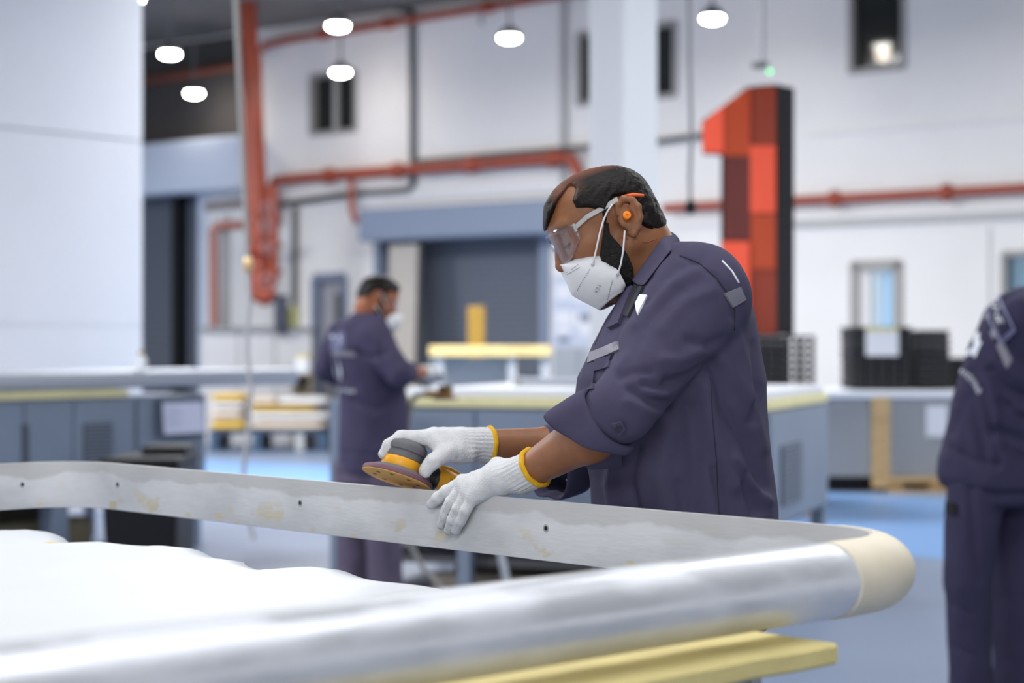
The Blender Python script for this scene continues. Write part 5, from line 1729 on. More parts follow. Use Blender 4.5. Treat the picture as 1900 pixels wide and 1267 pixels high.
sewn_patch('chest_badge', JS, [(1180, 560), (1190, 548), (1202, 549), (1184, 586)], M_foamw, jk, 6, 8)
# collar: a stand round the neck and a leaf folded over it
def collar(cs, hts, m, r_out):
    pass
CT = [(1238, 434, 3.236), (1224, 450, 3.190), (1207, 474, 3.172), (1190, 498, 3.168), (1173, 521, 3.176)]
CB = [(1259, 451, 3.232), (1244, 467, 3.160), (1228, 486, 3.142), (1212, 507, 3.138), (1196, 529, 3.150)]
def dens(L, n=4):
    L = np.array(L, float); o = []
    for i in range(len(L) - 1):
        for k in range(n): o.append(L[i] + (L[i + 1] - L[i]) * k / n)
    return np.array(o + [L[-1]])
def laid(L, surfs, lift):
    o = []
    for x, y, d in L:
        hs = [h for h in (s.hit(x, y) for s in surfs) if h is not None]
        o.append((x, y, min([h[0][1] for h in hs] + [d]) - lift))
    return o
CT = CT[:1] + laid(CT[1:], (JS, SK), .007)
CB = CB[:1] + laid(CB[1:], (JS,), .010)
ct, cb_ = dens(CT), dens(CB)
def colrow(t, b, far):
    if far:
        t = np.array([t[0] + 6, t[1] - 4, 6.476 - t[2]]); b = np.array([b[0] + 6, b[1] - 6, 6.476 - b[2]])
    T, B_ = Q(*t), Q(*b)
    ctr = Q(1215, 486, 3.238)
    o = (T - ctr); o = o / np.linalg.norm(o)
    down = (B_ - T)
    return [T - np.array([0, 0, .032]) - o * .004 + np.array([.012, 0, 0]), T - o * .0015, T + np.array([0, 0, .003]) + o * .003, T + down * .35 + o * .007, T + down * .75 + o * .006, B_ + o * .002]
A = [colrow(ct[i], cb_[i], True) for i in range(len(ct) - 1, 0, -1)] + [colrow(ct[i], cb_[i], False) for i in range(len(ct))]
obj('collar', MB().grid(np.array(A)), M_cloth, jk, smooth=180, solid=.0026, subsurf=1)
sewn_patch('neck_shade', JS, [(1181, 530), (1196, 534), (1168, 590), (1160, 586)], mat('dark_neck_shade', srgb(30, 28, 40), .9), jk, 6, 10, lift=.003)  # dark patch paints the shade inside the open collar
sewn_patch('front_placket', JS, [(1160, 540), (1178, 534), (1152, 602), (1132, 612)], M_cloth, jk, 6, 12, lift=.004, edge=.003)
# front placket edge hanging open at the throat
pk = [(1170, 520), (1152, 552), (1140, 585), (1130, 612)]
stitched_line('placket_seam', JS, [(1128, 590), (1116, 612), (1104, 640)], M_seam, jk, .001)
# rolled cuff of the near sleeve: a wide folded band
def cuff(name, c0, ax_end, r0, r1, L, th, lean, parent, seed=1):
    c0 = np.asarray(c0); d = np.asarray(ax_end) - c0; d /= np.linalg.norm(d)
    s1 = np.cross(d, [0, 0, 1.0]); s1 /= np.linalg.norm(s1); s2 = np.cross(s1, d)
    rows = []
    n = 40
    for k in range(n):
        a = 2 * math.pi * k / n
        rad = math.cos(a) * s1 + math.sin(a) * s2
        wv = .003 * math.sin(3 * a + seed) + .0025 * math.sin(5 * a + 2 * seed)
        ln = L * (1 + lean * math.sin(a)) + .004 * math.sin(2 * a + seed)
        rows.append([c0 + rad * (r0 - .006 + wv) + d * .004, c0 + rad * (r0 + th + wv) - d * .004, c0 + rad * (r0 + th + wv + .002) + d * ln * .4, c0 + rad * (r1 + th + wv * 1.6) + d * ln * .95,
                     c0 + rad * (r1 + wv * 1.6) + d * ln, c0 + rad * (r1 - .006 + wv * 1.3) + d * ln * .6])
    rows.append(rows[0])
    return obj(name, MB().grid(np.array(rows)), M_cloth, parent, smooth=180, solid=.0022, subsurf=1)
cf = cuff('rolled_cuff', Q(1133, 771, 2.982), Q(1082, 808, 3.012), .054, .058, .058, .0055, .72, jk, 1)
rows = []
for i in range(9):
    t = i / 8
    a = np.array([1052, 836]) * (1 - t) + np.array([1150, 812]) * t
    b = np.array([1092, 872]) * (1 - t) + np.array([1157, 868]) * t
    rows.append([Q(*(a * (1 - s) + b * s), 3.045 - .012 * math.sin(math.pi * s) - .010 * math.sin(3 * t + s)) for s in np.linspace(0, 1, 6)])
obj('cuff_tail', MB().grid(np.array(rows)), M_cloth, jk, smooth=180, solid=.003, subsurf=1)
sewn = None
cu2 = cuff('rolled_cuff', Q(1066, 852, 3.44), Q(1000, 868, 3.405), .058, .061, .052, .005, -.35, jk, 3)
# sleeve tab with its button
JS2 = Surf([tuple(v.co) for v in cf.data.vertices], [tuple(p.vertices) for p in cf.data.polygons if len(p.vertices) == 4])
tabm = sewn_patch('sleeve_tab', JS, [(1136, 784), (1152, 779), (1160, 792), (1150, 803)], M_cloth, jk, 6, 6, lift=.006)
bh = JS.hit(1148, 790)
if bh is not None: obj('button', MB().tube([bh[0] + bh[1] * .008, bh[0] + bh[1] * .0115], .0055, n=14), M_seam, jk)
# --- trousers
Tr = SDF()
Tr.ell(hipc + np.array([0, 0, .02]), (.155, .195, .14), None, .02)
for sg_ in (-1, 1):
    kn = np.array([tx(1272) - .01, D0 + sg_ * .10, .50]); an = np.array([tx(1285), D0 + sg_ * .11, .10])
    hp_ = hipc + np.array([0, sg_ * .095, -.02])
    Tr.cone(hp_, kn, .112, .085, .03); Tr.cone(kn, an, .085, .075, .01)
Tr.plane((0, 0, .085), (0, 0, -1)) if False else None
vv, qq = polygonize(Tr, *Tr.bounds(), .009)
vv = vv + normals_of(vv, qq) * (.005 * vnoise(vv * [14, 14, 9], 21))[:, None]
qmesh('trousers', vv, qq, M_trous, man)
for sg_ in (-1, 1):
    Sh = SDF()
    a = np.array([tx(1285), D0 + sg_ * .11, .0])
    Sh.cone(a + [.035, 0, .05], a + [-.12, 0, .045], .046, .042, .02); Sh.cone(a + [0, 0, .09], a + [0, 0, .05], .05, .05, .02)
    Sh.cone(a + [-.13, 0, .04], a + [-.17, 0, .038], .044, .036, .02)
    Sh.plane((0, 0, .002), (0, 0, -1))
    vv, qq = polygonize(Sh, *Sh.bounds(), .007)
    qmesh('boot', vv, qq, M_boot, man)
# --- gloves
def glove(fn, wrist, elbow, cuff_c, label):
    S = SDF(); fn(S, .0)
    d = (wrist - elbow) / np.linalg.norm(wrist - elbow)
    cc = wrist - d * .012
    S.cone(cc, wrist + d * .02, .0315, .0295, .008)
    S.plane(cc - d * .002, -d, .002)
    lo, hi = S.bounds()
    v, q = polygonize(S, lo, hi, .0026)
    n = normals_of(v, q)
    # knitted ribs on the cuff, soft creases in the palm
    rel = v - wrist; t = rel @ d
    s1 = np.cross(d, [0, 0, 1.0]); s1 /= np.linalg.norm(s1); s2 = np.cross(s1, d)
    an = np.arctan2(rel @ s2, rel @ s1)
    m = np.clip((.050 - t) / .03, 0, 1)
    v = v + n * (m * .0011 * np.sin(an * 26) + .0012 * vnoise(v * 90, 4) * (1 - m * .6))[:, None]
    o = qmesh('glove', v, q, M_glove, man)
    pts = []
    for k in range(36):
        a = 2 * math.pi * k / 36
        rad = math.cos(a) * s1 + math.sin(a) * s2
        pts.append(cc - d * .003 + rad * (.0315 + .0008 * math.sin(a * 9)))
    c_ = obj('glove_hem', MB().tube(pts, .0046, n=8, closed=True), M_gcuff, o, smooth=180)
    return o, v, q, d, s1, s2, cc
gL = glove(hand_left, wrL, elL, None, 'left')
gR = glove(hand_right, wrR, elR, None, 'right')
for g_ in (gL, gR):
    cc, d = g_[6], g_[3]
    e_ = cc - d * .003 + g_[5] * -.031
    obj('loose_thread', MB().tube([e_, e_ - d * .006 - g_[5] * .003, e_ - d * .010 - g_[5] * .001], .0006, n=5), M_gcuff, g_[0])

# --- folded respirator mask
def lp(px, py, l): return H1.at_px(px, py, l)
Mid = [(1042, 491), (1046, 503), (1051, 520), (1057, 538), (1062, 548), (1078, 557), (1096, 566), (1113, 575)]
Edg = [(1044, 493, .006), (1058, 486, .022), (1078, 476, .038), (1101, 469, .052), (1128, 482, .063), (1150, 506, .069), (1161, 528, .066), (1157, 540, .055)]
rows = []; MASK_LOC = []
nn = 25
def interp(L, t):
    x = t * (len(L) - 1); i = min(int(x), len(L) - 2); f_ = x - i
    return np.array(L[i]) * (1 - f_) + np.array(L[i + 1]) * f_
for i in range(nn):
    t = i / (nn - 1)
    mpx = interp(Mid, t); e = interp(Edg, t)
    m3 = lp(mpx[0], mpx[1], 0.0)
    e3 = lp(e[0], e[1], e[2])
    half = []
    for j in range(9):
        s = j / 8
        p = m3 * (1 - s) + e3 * s
        bulge = math.sin(math.pi * s) * (.012 + .016 * math.sin(math.pi * min(1, t * 1.05)))
        p = p + np.array([.35 * bulge, bulge * .9, 0])
        # a crisp fold between the upper and the lower panel
        half.append(p)
    row = [H1.w(p[0], -p[1], p[2]) for p in half[:0:-1]] + [H1.w(*p) for p in half]
    rows.append(row)
    MASK_LOC.append([np.array([p[0], -p[1], p[2]]) for p in half[:0:-1]] + [np.array(p) for p in half])
mk = obj('respirator', MB().grid(np.array(rows)), M_mask, man, smooth=38, solid=.0018)
mv = [tuple(v.co) for v in mk.data.vertices]; mq = [tuple(p.vertices) for p in mk.data.polygons]
MS_ = Surf(mv, mq)
M_wst = mat('white_strap', (.80, .80, .82), .6)
M_gst = mat('grey_weld_mark', (.36, .36, .40), .7)
stitched_line('rim_welt', MS_, [(1046, 494), (1060, 488), (1079, 479), (1101, 472), (1127, 485), (1148, 507), (1158, 528)], M_mask, mk, .0012)
for ln in (([(1074, 491), (1062, 499), (1052, 505)]), ([(1076, 496), (1064, 503), (1053, 509)])):
    stitched_line('nose_wire_weld', MS_, ln, M_gst, mk, .0009, lift=.0008)
for (a, b) in (((1094, 501), (1072, 537)), ((1136, 521), (1127, 555))):
    for k in range(12):
        q0 = np.array(a) * (1 - k / 11) + np.array(b) * (k / 11)
        h = MS_.hit(*q0)
        if h: obj('weld_dot', MB().tube([h[0] - h[1] * .0004, h[0] + h[1] * .0019], .0011, n=6), M_gst, mk)
stitched_line('side_fold', MS_, [(1136, 520), (1128, 548), (1120, 570)], M_mask, mk, .0011)
stitched_line('front_fold', MS_, [(1061, 547), (1085, 552), (1106, 566)], M_mask, mk, .0010)
tv, tf = text_mesh('KN', 10)
tv = tv @ np.array([[math.cos(math.radians(-70)), math.sin(math.radians(-70))], [-math.sin(math.radians(-70)), math.cos(math.radians(-70))]]) * np.array([1, -1]) * 1.0
th_ = math.radians(-68)
tv, tf = text_mesh('KN', 11)
tv = np.stack([tv[:, 0] * math.cos(th_) + tv[:, 1] * math.sin(th_), tv[:, 0] * math.sin(th_) - tv[:, 1] * math.cos(th_)], 1)
printed('print', MS_, tv + [1110, 535], tf, M_gst, mk, .0018)
# ear loops
def strap(pts3): return obj('ear_loop', MB().tube(pts3, .0017, n=8), M_wst, mk, smooth=180)
def l3(px, py, l): return H1.w(*lp(px, py, l))
h1 = MS_.hit(1100, 492); h2 = MS_.hit(1146, 510)
strap([h1[0] + h1[1] * .001, l3(1103, 478, .066), l3(1108, 455, .074), l3(1113, 432, .078), l3(1120, 408, .080), l3(1127, 392, .080), l3(1136, 379, .083)])
strap([h2[0] + h2[1] * .001, l3(1152, 490, .070), l3(1156, 468, .076), l3(1158, 445, .080), l3(1159, 428, .080)])
for h in (h1, h2):
    obj('loop_weld', MB().tube([h[0], h[0] + h[1] * .0022], .003, n=10), M_gst, mk)
# --- safety goggles
gg = []
nU, nW = 24, 9
# a wrap-round lens on the head's own axes
def lens_pt(a, b):
    """a: -1..1 round the face, b: 0 bottom..1 top"""
    th = a * math.radians(64)
    f_ = .050 + .070 * math.cos(th) - .004 * (1 - b)
    l_ = .076 * math.sin(th)
    top = .034 - .010 * abs(a) ** 2
    bot = -.029 + .030 * abs(a) ** 3 + .030 * math.exp(-(a / .16) ** 2)
    return H1.w(f_, l_, bot + (top - bot) * b)
A = np.array([[lens_pt(-1 + 2 * i / (nU - 1), j / (nW - 1)) for j in range(nW)] for i in range(nU)])
gl = obj('safety_goggles', MB().grid(A), M_lens, man, smooth=180, solid=.0018)
rimp = [A[i, 0] for i in range(nU)] + [A[-1, j] for j in range(1, nW)] + [A[i, -1] for i in range(nU - 2, -1, -1)] + [A[0, j] for j in range(nW - 2, 0, -1)]
obj('lens_rim', MB().tube(rimp, .0013, n=6, closed=True), M_lens, gl, smooth=180)
for g in (1, -1):
    pe = H1.loc(lens_pt(g * 1.0, .75))
    arm = [H1.w(*pe), H1.w(.055, g * .0785, .026), H1.w(.020, g * .0815, .030), H1.w(-.004, g * .083, .034)]
    obj('temple_arm', MB().sweep(arm, [(H1.R[:, 1], H1.R[:, 2])] * 4, [(-.0016, -.0042), (.0016, -.0042), (.0016, .0042), (-.0016, .0042)]), M_arm, gl, bevel=.0008)
    obj('hinge', MB().tube([H1.w(*(pe + [0, 0, -.007])), H1.w(*(pe + [0, 0, .007]))], .003, n=8), M_arm, gl, smooth=60)
    obj('orange_temple_tip', MB().tube([H1.w(-.016, g * .086, .034), H1.w(-.030, g * .089, .030), H1.w(-.046, g * .088, .022)], [.0022, .0030, .0024], n=8), mat('orange_rubber', srgb(245, 105, 40), .5), gl, smooth=180)
# --- ear plug on its cord
ep = obj('ear_plug', MB().tube([H1.w(-.006, .072, .000), H1.w(-.006, .082, .001), H1.w(-.006, .0905, .002), H1.w(-.0061, .0915, .002)], [.0055, .0060, .0068, .0045], n=14), M_orange, man, smooth=60)
obj('plug_core', MB().tube([H1.w(-.0061, .0914, .002), H1.w(-.0061, .0921, .002)], .0016, n=8), mat('dark_orange', srgb(200, 90, 10), .6), ep)
obj('plug_cord', MB().tube([l3(1150, 436, .074), l3(1158, 442, .073), l3(1175, 447, .068), l3(1200, 450, .060), l3(1216, 444, .055), l3(1230, 438, .045)], .0008, n=6), mat('rust_cord', srgb(150, 70, 50), .6), ep, smooth=180)

# ------------------------------------------------------------------ the sander (its own thing)
ax = np.array([.28, .24, .90]); ax /= np.linalg.norm(ax)
hx = np.array([.835, .30, -.42]); hx -= ax * (hx @ ax); hx /= np.linalg.norm(hx)
hy = np.cross(ax, hx)
Sc = Q(736, 889, 3.322)
MSd = Matrix(((hx[0], hy[0], ax[0], Sc[0]), (hx[1], hy[1], ax[1], Sc[1]), (hx[2], hy[2], ax[2], Sc[2]), (0, 0, 0, 1)))
sd = thing('orbital_sander', 'yellow and grey orbital sander in the gloved hand on the frame', 'sander', Sc)
M_sy = mat('sander_yellow', srgb(240, 170, 30), .4)
M_sgr = mat('sander_grey_rubber', srgb(105, 105, 110), .6)
M_sdk = mat('sander_black', (.02, .02, .022), .4)
M_pad = mat('plum_pad', srgb(120, 85, 98), .7)
dsc = obj('sanding_disc', MB(MSd).lathe([(.0001, -.0008), (.0632, -.0008), (.0638, .0002), (.0632, .0010)], 48), mat('tan_abrasive', srgb(222, 170, 92), .8, bump=.3, bscale=900), sd, smooth=30)
for k in range(8):
    a = 2 * math.pi * (k + .3) / 8
    o_ = MSd @ Matrix.Translation((math.cos(a) * .041, math.sin(a) * .041, -.0011))
    obj('dust_hole', MB(o_).lathe([(.0001, 0), (.0045, 0), (.0045, .0004)], 12), M_black, dsc)
obj('pad', MB(MSd).lathe([(.060, .0010), (.0640, .0015), (.0645, .004), (.0630, .0085), (.058, .011), (.040, .0125)], 48), M_pad, sd, smooth=35)
obj('skirt', MB(MSd).lathe([(.052, .010), (.050, .014), (.042, .018), (.037, .019)], 40), M_sgr, sd, smooth=40)
obj('collar', MB(MSd).lathe([(.034, .016), (.0355, .020), (.0355, .033), (.033, .037)], 40), M_sy, sd, smooth=40)
obj('housing', MB(MSd).lathe([(.031, .035), (.0345, .037), (.0352, .047), (.0342, .0475), (.0342, .0485), (.0368, .0495), (.0385, .057), (.0372, .063), (.031, .0685), (.018, .071), (.004, .0715)], 44), M_sgr, sd, smooth=40)
hd = Matrix.Translation((0, 0, .024))
def hpt(x, z=0.0): return MSd @ Vector((x, 0, .024 + z))
obj('exhaust_neck', MB().tube([hpt(.030), hpt(.050), hpt(.064)], [.016, .018, .0185], n=18), M_sdk, sd, smooth=40)
obj('exhaust_ring', MB().tube([hpt(.062), hpt(.066), hpt(.070)], [.0185, .021, .0205], n=20), M_sdk, sd, smooth=40)
obj('handle', MB().tube([hpt(.068, .004), hpt(.085, .004), hpt(.118, .002), hpt(.128, .001)], [.0205, .0205, .0195, .016], n=20), M_sy, sd, smooth=40)
obj('lever', MB().tube([hpt(.066, .024), hpt(.090, .026), hpt(.112, .023)], [.004, .005, .003], n=8), M_sy, sd, smooth=40)
obj('vent_knob', MB(MSd @ Matrix.Translation((.046, -.012, .016))).lathe([(.002, -.008), (.009, -.006), (.010, .004), (.006, .008)], 14), M_sgr, sd, smooth=40)
obj('hose_tail', MB().tube([hpt(.126), hpt(.150, -.004), hpt(.19, -.018), hpt(.24, -.05)], .010, n=12), M_sdk, sd, smooth=60)
tv, tf = text_mesh('IN', .012)
Mtx = MSd @ Matrix.Translation((.094, -.0208, .028)) @ Matrix.Rotation(math.radians(90), 4, 'X')
obj('lettering', MB(Mtx).add([(x, y, 0) for x, y in tv] + [(x, y, -.003) for x, y in tv], tf + [tuple(i + len(tv) for i in f) for f in tf]), M_sdk, sd)
# ------------------------------------------------------------------ the worker at the middle table
D2 = 9.0
H2 = Head(Q(693, 557, D2), math.radians(22), math.radians(17), 0.0)
def torso_px(S, rows, d, shrink=0.0, k=.02, n=2.3):
    zz = lambda py: CH - (py - CY) / F * d
    xx = lambda px: (px - CX) / F * d
    S.loft([zz(r[0]) for r in rows], [xx((r[1] + r[2]) / 2) for r in rows], [(r[2] - r[1]) / 2 / F * d for r in rows], [d + (r[4] if len(r) > 4 else 0) for r in rows], [r[3] for r in rows], k, n, .03, off=shrink)
T2 = [(583, 655, 712, .07), (600, 634, 722, .14), (640, 614, 736, .19), (690, 622, 748, .19), (740, 630, 757, .18), (790, 630, 757, .18), (840, 628, 754, .19), (880, 626, 752, .19)]
B2 = SDF()
H2.build(B2)
B2.cone(H2.w(-.022, 0, -.045), Q(684, 600, D2), .058, .066, .02)
torso_px(B2, T2, D2, .03, .04)
sR, eR, wR2 = Q(690, 628, 8.84), Q(742, 694, 8.76), Q(786, 690, 9.12)
sL2, eL2, wL2 = Q(636, 622, 9.16), Q(608, 684, 9.26), Q(668, 716, 9.62)
for s_, e_, w_ in ((sR, eR, wR2), (sL2, eL2, wL2)):
    B2.chain([s_, e_], [.052, .042], .03); B2.cone(e_, w_, .042, .028, .02)
hR = Q(822, 692, 9.30)
def mitt(S, w_, tip, g, sp):
    """hand closed over a tool: palm, four bent fingers and a thumb"""
    d = (tip - w_) / np.linalg.norm(tip - w_)
    s = np.cross(d, [0, 0, 1.0]); s /= np.linalg.norm(s)
    pm = w_ + d * .075
    S.cone(w_, pm, .027 + g, .030 + g, .012)
    for i, o in enumerate((-.030, -.010, .011, .030)):
        k0 = pm + s * o + d * .015; k1 = k0 + d * (.040 - .004 * abs(i - 1)) + np.array([0, 0, -.008]); k2 = k1 + d * .014 + np.array([0, 0, -.028])
        S.cone(pm + s * o * .6, k0, .022 + g, .012 + g, .012)
        S.chain([k0, k1, k2], [.012 + g, .011 + g, .009 + g], .005)
    S.chain([pm - d * .03 - s * sp * .028, pm - s * sp * .050 + np.array([0, 0, -.018]), pm + d * .028 - s * sp * .048 + np.array([0, 0, -.036])], [.015 + g, .0125 + g, .0105 + g], .01)
mitt(B2, wR2, hR, -.003, 1); mitt(B2, wL2, wL2 + np.array([.14, .10, -.03]), -.003, -1)
f2z = 0.0
def legs(S, x0, d, rows, r):
    for (hp_, kn, an) in rows:
        S.cone(hp_, kn, r[0], r[1], .03); S.cone(kn, an, r[1], r[2], .01)
def px3(px, py, d): return np.array(Q(px, py, d))
fy = lambda d, z=0.0: CY + (CH - z) / d * F
L2 = [(px3(662, 868, D2 + .07), px3(658, 975, D2 + .06), px3(656, fy(D2, .08), D2 + .08)), (px3(716, 868, D2 - .07), px3(714, 975, D2 - .10), px3(716, fy(D2, .08), D2 - .08))]
legs(B2, 0, D2, L2, (.075, .05, .035))
for a in (L2[0][2], L2[1][2]):
    B2.cone(a + [-.02, 0, -.03], a + [.14, .05, -.04], .038, .032, .02)
wk, v2, q2 = build_body('person', 'far worker in plum-navy coveralls and white mask leaning over the middle table', B2, .0055, M_skin2, newton=1)
# coverall: jacket and trousers
J2 = SDF()
torso_px(J2, T2, D2, 0, .02)
J2.cone(Q(686, 600, D2), Q(690, 622, 8.88), .065, .075, .03); J2.cone(Q(680, 600, D2), Q(640, 622, 9.14), .065, .075, .03)
J2.chain([sR, eR + np.array([0, 0, -.0])], [.080, .066], .02); J2.cone(eR, eR + (wR2 - eR) * .30, .066, .056, .012)
J2.chain([sL2, eL2], [.080, .064], .02); J2.cone(eL2, wL2, .064, .045, .012)
J2.cone(Q(690, 560, D2), Q(688, 600, D2), .058, .056, .006, 's')
v_, q_ = polygonize(J2, *J2.bounds(), .008)
n_ = normals_of(v_, q_)
v_ = v_ + n_ * (.006 * vnoise(v_ * [9, 9, 7], 31) + .003 * vnoise(v_ * [22, 22, 15], 32))[:, None]
n_ = normals_of(v_, q_)
v_ = crease(v_, n_, [([(660, 655), (690, 665), (722, 650)], 6, .010), ([(655, 745), (700, 760), (740, 735)], 7, .010), ([(705, 640), (712, 680), (735, 712)], 6, .010), ([(640, 700), (660, 720)], 6, .008), ([(630, 838), (690, 845), (752, 838)], 3, .006)])
j2 = qmesh('coverall_top', v_, q_, M_cloth3, wk)
S2 = Surf(v_, q_)
def rot_text(body, size, cx, cy, deg, sx=1.0, arc=0.0):
    tv, tf = text_mesh(body, size)
    x, y = tv[:, 0] * sx, -tv[:, 1]
    y = y + arc * (x / (abs(x).max() + 1e-6)) ** 2
    t = math.radians(deg)
    return np.stack([cx + x * math.cos(t) - y * math.sin(t), cy + x * math.sin(t) + y * math.cos(t)], 1), tf
M_print = mat('white_back_print', (.80, .82, .88), .7)
sewn_patch('back_panel', S2, [(612, 618), (640, 616), (641, 648), (613, 652)], mat('blue_grey_patch', srgb(96, 98, 130), .8), j2, 6, 6)
printed('back_logo', S2, np.array([(616, 622), (630, 622), (634, 630), (630, 641), (617, 643)]), [(0, 1, 2, 3, 4)], M_print, j2, .004)
tv, tf = rot_text('HVNE', 13, 630, 655, 4)
sewn_patch('reflective_strip', S2, [(618, 650), (660, 652), (660, 662), (618, 660)], M_refl, j2)
printed('back_badge', S2, np.array([(617, 664), (628, 666), (633, 690), (632, 710), (624, 706), (620, 690)]), [(0, 1, 2, 3, 4, 5)], M_print, j2, .003)
tv, tf = rot_text('AYOTINE', 9, 640, 725, 5)
printed('back_lettering', S2, tv, tf, M_print, j2, .003)
T_2 = SDF()
T_2.loft([CH - (p - CY) / F * D2 for p in (850, 900)], [(690 - CX) / F * D2] * 2, [.155, .150], [D2] * 2, [.18, .18], .03, 2.3, .03)
for hp_, kn, an in L2:
    T_2.cone(hp_, kn, .105, .088, .03); T_2.cone(kn, an + np.array([0, 0, .02]), .088, .080, .01)
v_, q_ = polygonize(T_2, *T_2.bounds(), .011)
v_ = v_ + normals_of(v_, q_) * (.009 * vnoise(v_ * [10, 10, 7], 33) + .004 * vnoise(v_ * [22, 22, 13], 34))[:, None]
qmesh('coverall_legs', v_, q_, mat('plum_grey_trousers', srgb(88, 78, 98), .85, var=.08, vscale=8), wk)
for hp_, kn, an in L2:
    Sb = SDF(); a = an * [1, 1, 0]
    Sb.cone(a + [-.03, 0, .05], a + [.15, .05, .045], .048, .042, .02); Sb.cone(a + [0, 0, .09], a + [0, 0, .05], .05, .05, .02); Sb.plane((0, 0, .002), (0, 0, -1))
    v_, q_ = polygonize(Sb, *Sb.bounds(), .009); qmesh('boot', v_, q_, M_boot, wk)
# hair, beard, mask, ear loops, glasses
HS2 = SDF(); H2.skull(HS2); HS2.cone(H2.w(-.022, 0, -.045), Q(684, 600, D2), .058, .066, .02)
hp2 = [(.098, .060), (.108, .075), (.10, .14), (0, .16), (-.12, .13), (-.13, .0), (-.10, -.012), (-.055, -.008), (-.036, .018), (-.02, .040), (.012, .044), (.014, .010), (.028, .012), (.036, .046), (.066, .062), (.082, .058)]
v_, q_ = polygonize(H2.shell(HS2, hp2, lambda q: .011 + .004 * np.clip((q[:, 2] - .05) / .05, 0, 1) + .002 * vnoise(q * 180, 7)), H2.O - .18, H2.O + .18, .005, slack=2.2, newton=1)
qmesh('hair', v_, q_, M_hair, wk)
bp2 = [(.012, .012), (.028, .010), (.034, -.030), (.058, -.050), (.075, -.075), (.08, -.12), (.03, -.12), (-.012, -.07), (.0, -.045)]
BS2 = SDF(); H2.build(BS2, ears=False)
v_, q_ = polygonize(H2.shell(BS2, bp2, lambda q: .006 + .0015 * vnoise(q * 300, 9)), H2.O - .18, H2.O + .18, .005, slack=2.2, newton=1)
qmesh('beard', v_, q_, M_beard, wk)
m2 = obj('respirator', MB().grid(np.array([[H2.w(*(p * np.array([1.30, 1.28, 1.26]) + np.array([.004, 0, .000]))) for p in r] for r in MASK_LOC])), M_mask, wk, smooth=180, solid=.002, subsurf=1)
for g in (1, -1):
    obj('ear_loop', MB().tube([H2.w(.072, g * .066, -.035), H2.w(.040, g * .078, -.010), H2.w(.004, g * .083, .030), H2.w(-.018, g * .088, .026)], .002, n=6), M_wst, m2, smooth=180)
    obj('ear_loop', MB().tube([H2.w(.050, g * .066, -.070), H2.w(.020, g * .078, -.050), H2.w(-.012, g * .084, -.030)], .002, n=6), M_wst, m2, smooth=180)
def lens2(a, b):
    th = a * math.radians(64)
    return H2.w(.050 + .070 * math.cos(th), .076 * math.sin(th), (-.020 + .028 * abs(a) ** 3) * (1 - b) + (.034 - .010 * a * a) * b)
g2 = obj('safety_goggles', MB().grid(np.array([[lens2(-1 + 2 * i / 15, j / 5) for j in range(6)] for i in range(16)])), M_lens, wk, smooth=180, solid=.002)
for g in (1, -1):
    obj('temple_arm', MB().tube([lens2(g, .7), H2.w(.02, g * .082, .028), H2.w(-.02, g * .087, .030)], .0025, n=6), M_arm, g2, smooth=180)
for w_, e_, sp in ((wR2, eR, 1), (wL2, eL2, -1)):
    Sg = SDF(); tip = hR if sp == 1 else wL2 + np.array([.14, .10, -.03])
    mitt(Sg, w_, tip, .006, sp)
    d = (w_ - e_) / np.linalg.norm(w_ - e_)
    Sg.cone(w_ - d * .03, w_ + d * .02, .033, .031, .008); Sg.plane(w_ - d * .03, -d, .002)
    v_, q_ = polygonize(Sg, *Sg.bounds(), .0045); g_ = qmesh('glove', v_, q_, M_glove, wk)
# his sander and its hose
c2 = hR + np.array([.01, .03, -.085])
c2[2] = 1.038
MS2 = Matrix.Translation([float(a) for a in c2])
sd2 = thing('orbital_sander', 'brown and yellow sander under the far worker\'s white glove', 'sander', c2)
obj('pad', MB(MS2).lathe([(.060, .0), (.064, .003), (.062, .010), (.045, .014)], 28), M_pad, sd2, smooth=35)
obj('collar', MB(MS2).lathe([(.036, .013), (.038, .02), (.038, .036), (.034, .04)], 24), mat('worn_ochre_plastic', srgb(140, 104, 44), .5), sd2, smooth=40)
obj('housing', MB(MS2).lathe([(.034, .040), (.038, .05), (.036, .066), (.02, .074), (.004, .075)], 24), mat('brown_rubber', srgb(92, 70, 46), .6), sd2, smooth=40)
obj('handle', MB(MS2).tube([(-.03, -.02, .028), (-.08, -.05, .030), (-.10, -.065, .028)], [.017, .018, .014], n=12), mat('worn_ochre_plastic', srgb(140, 104, 44), .5), sd2, smooth=40)
hz = thing('sander_hose', 'grey hose hanging from the far worker\'s sander down to the floor', 'hose', c2 + np.array([-.1, -.07, 0]))
obj('hose', MB().tube([c2 + np.array([-.095, -.065, .028]), Q(772, 733, 9.42), Q(764, 745, 9.36), Q(758, 775, 9.34), Q(752, 830, 9.34), Q(750, 920, 9.34), Q(764, 1015, 9.34), Q(782, 1050, 9.34), Q(805, 1075, 9.34), (float(Q(850, 1100, 9.3)[0]), 9.3, .02), (float(Q(930, 1100, 9.6)[0]), 9.5, .02)], .014, n=10), M_hose, hz, smooth=60)
wp = thing('pale_pipe', 'pale blue-grey pipe slanting under the middle table, right of its leg', 'pipe', Q(940, 1080, 9.3))
obj('pipe', MB().tube([Q(926, 1015, 9.45), Q(934, 1050, 9.4), Q(943, 1095, 9.35), (float(Q(945, 0, 9.3)[0]), 9.3, .02)], .02, n=12), mat('pale_blue_grey', (.42, .46, .53), .5), wp, smooth=60)

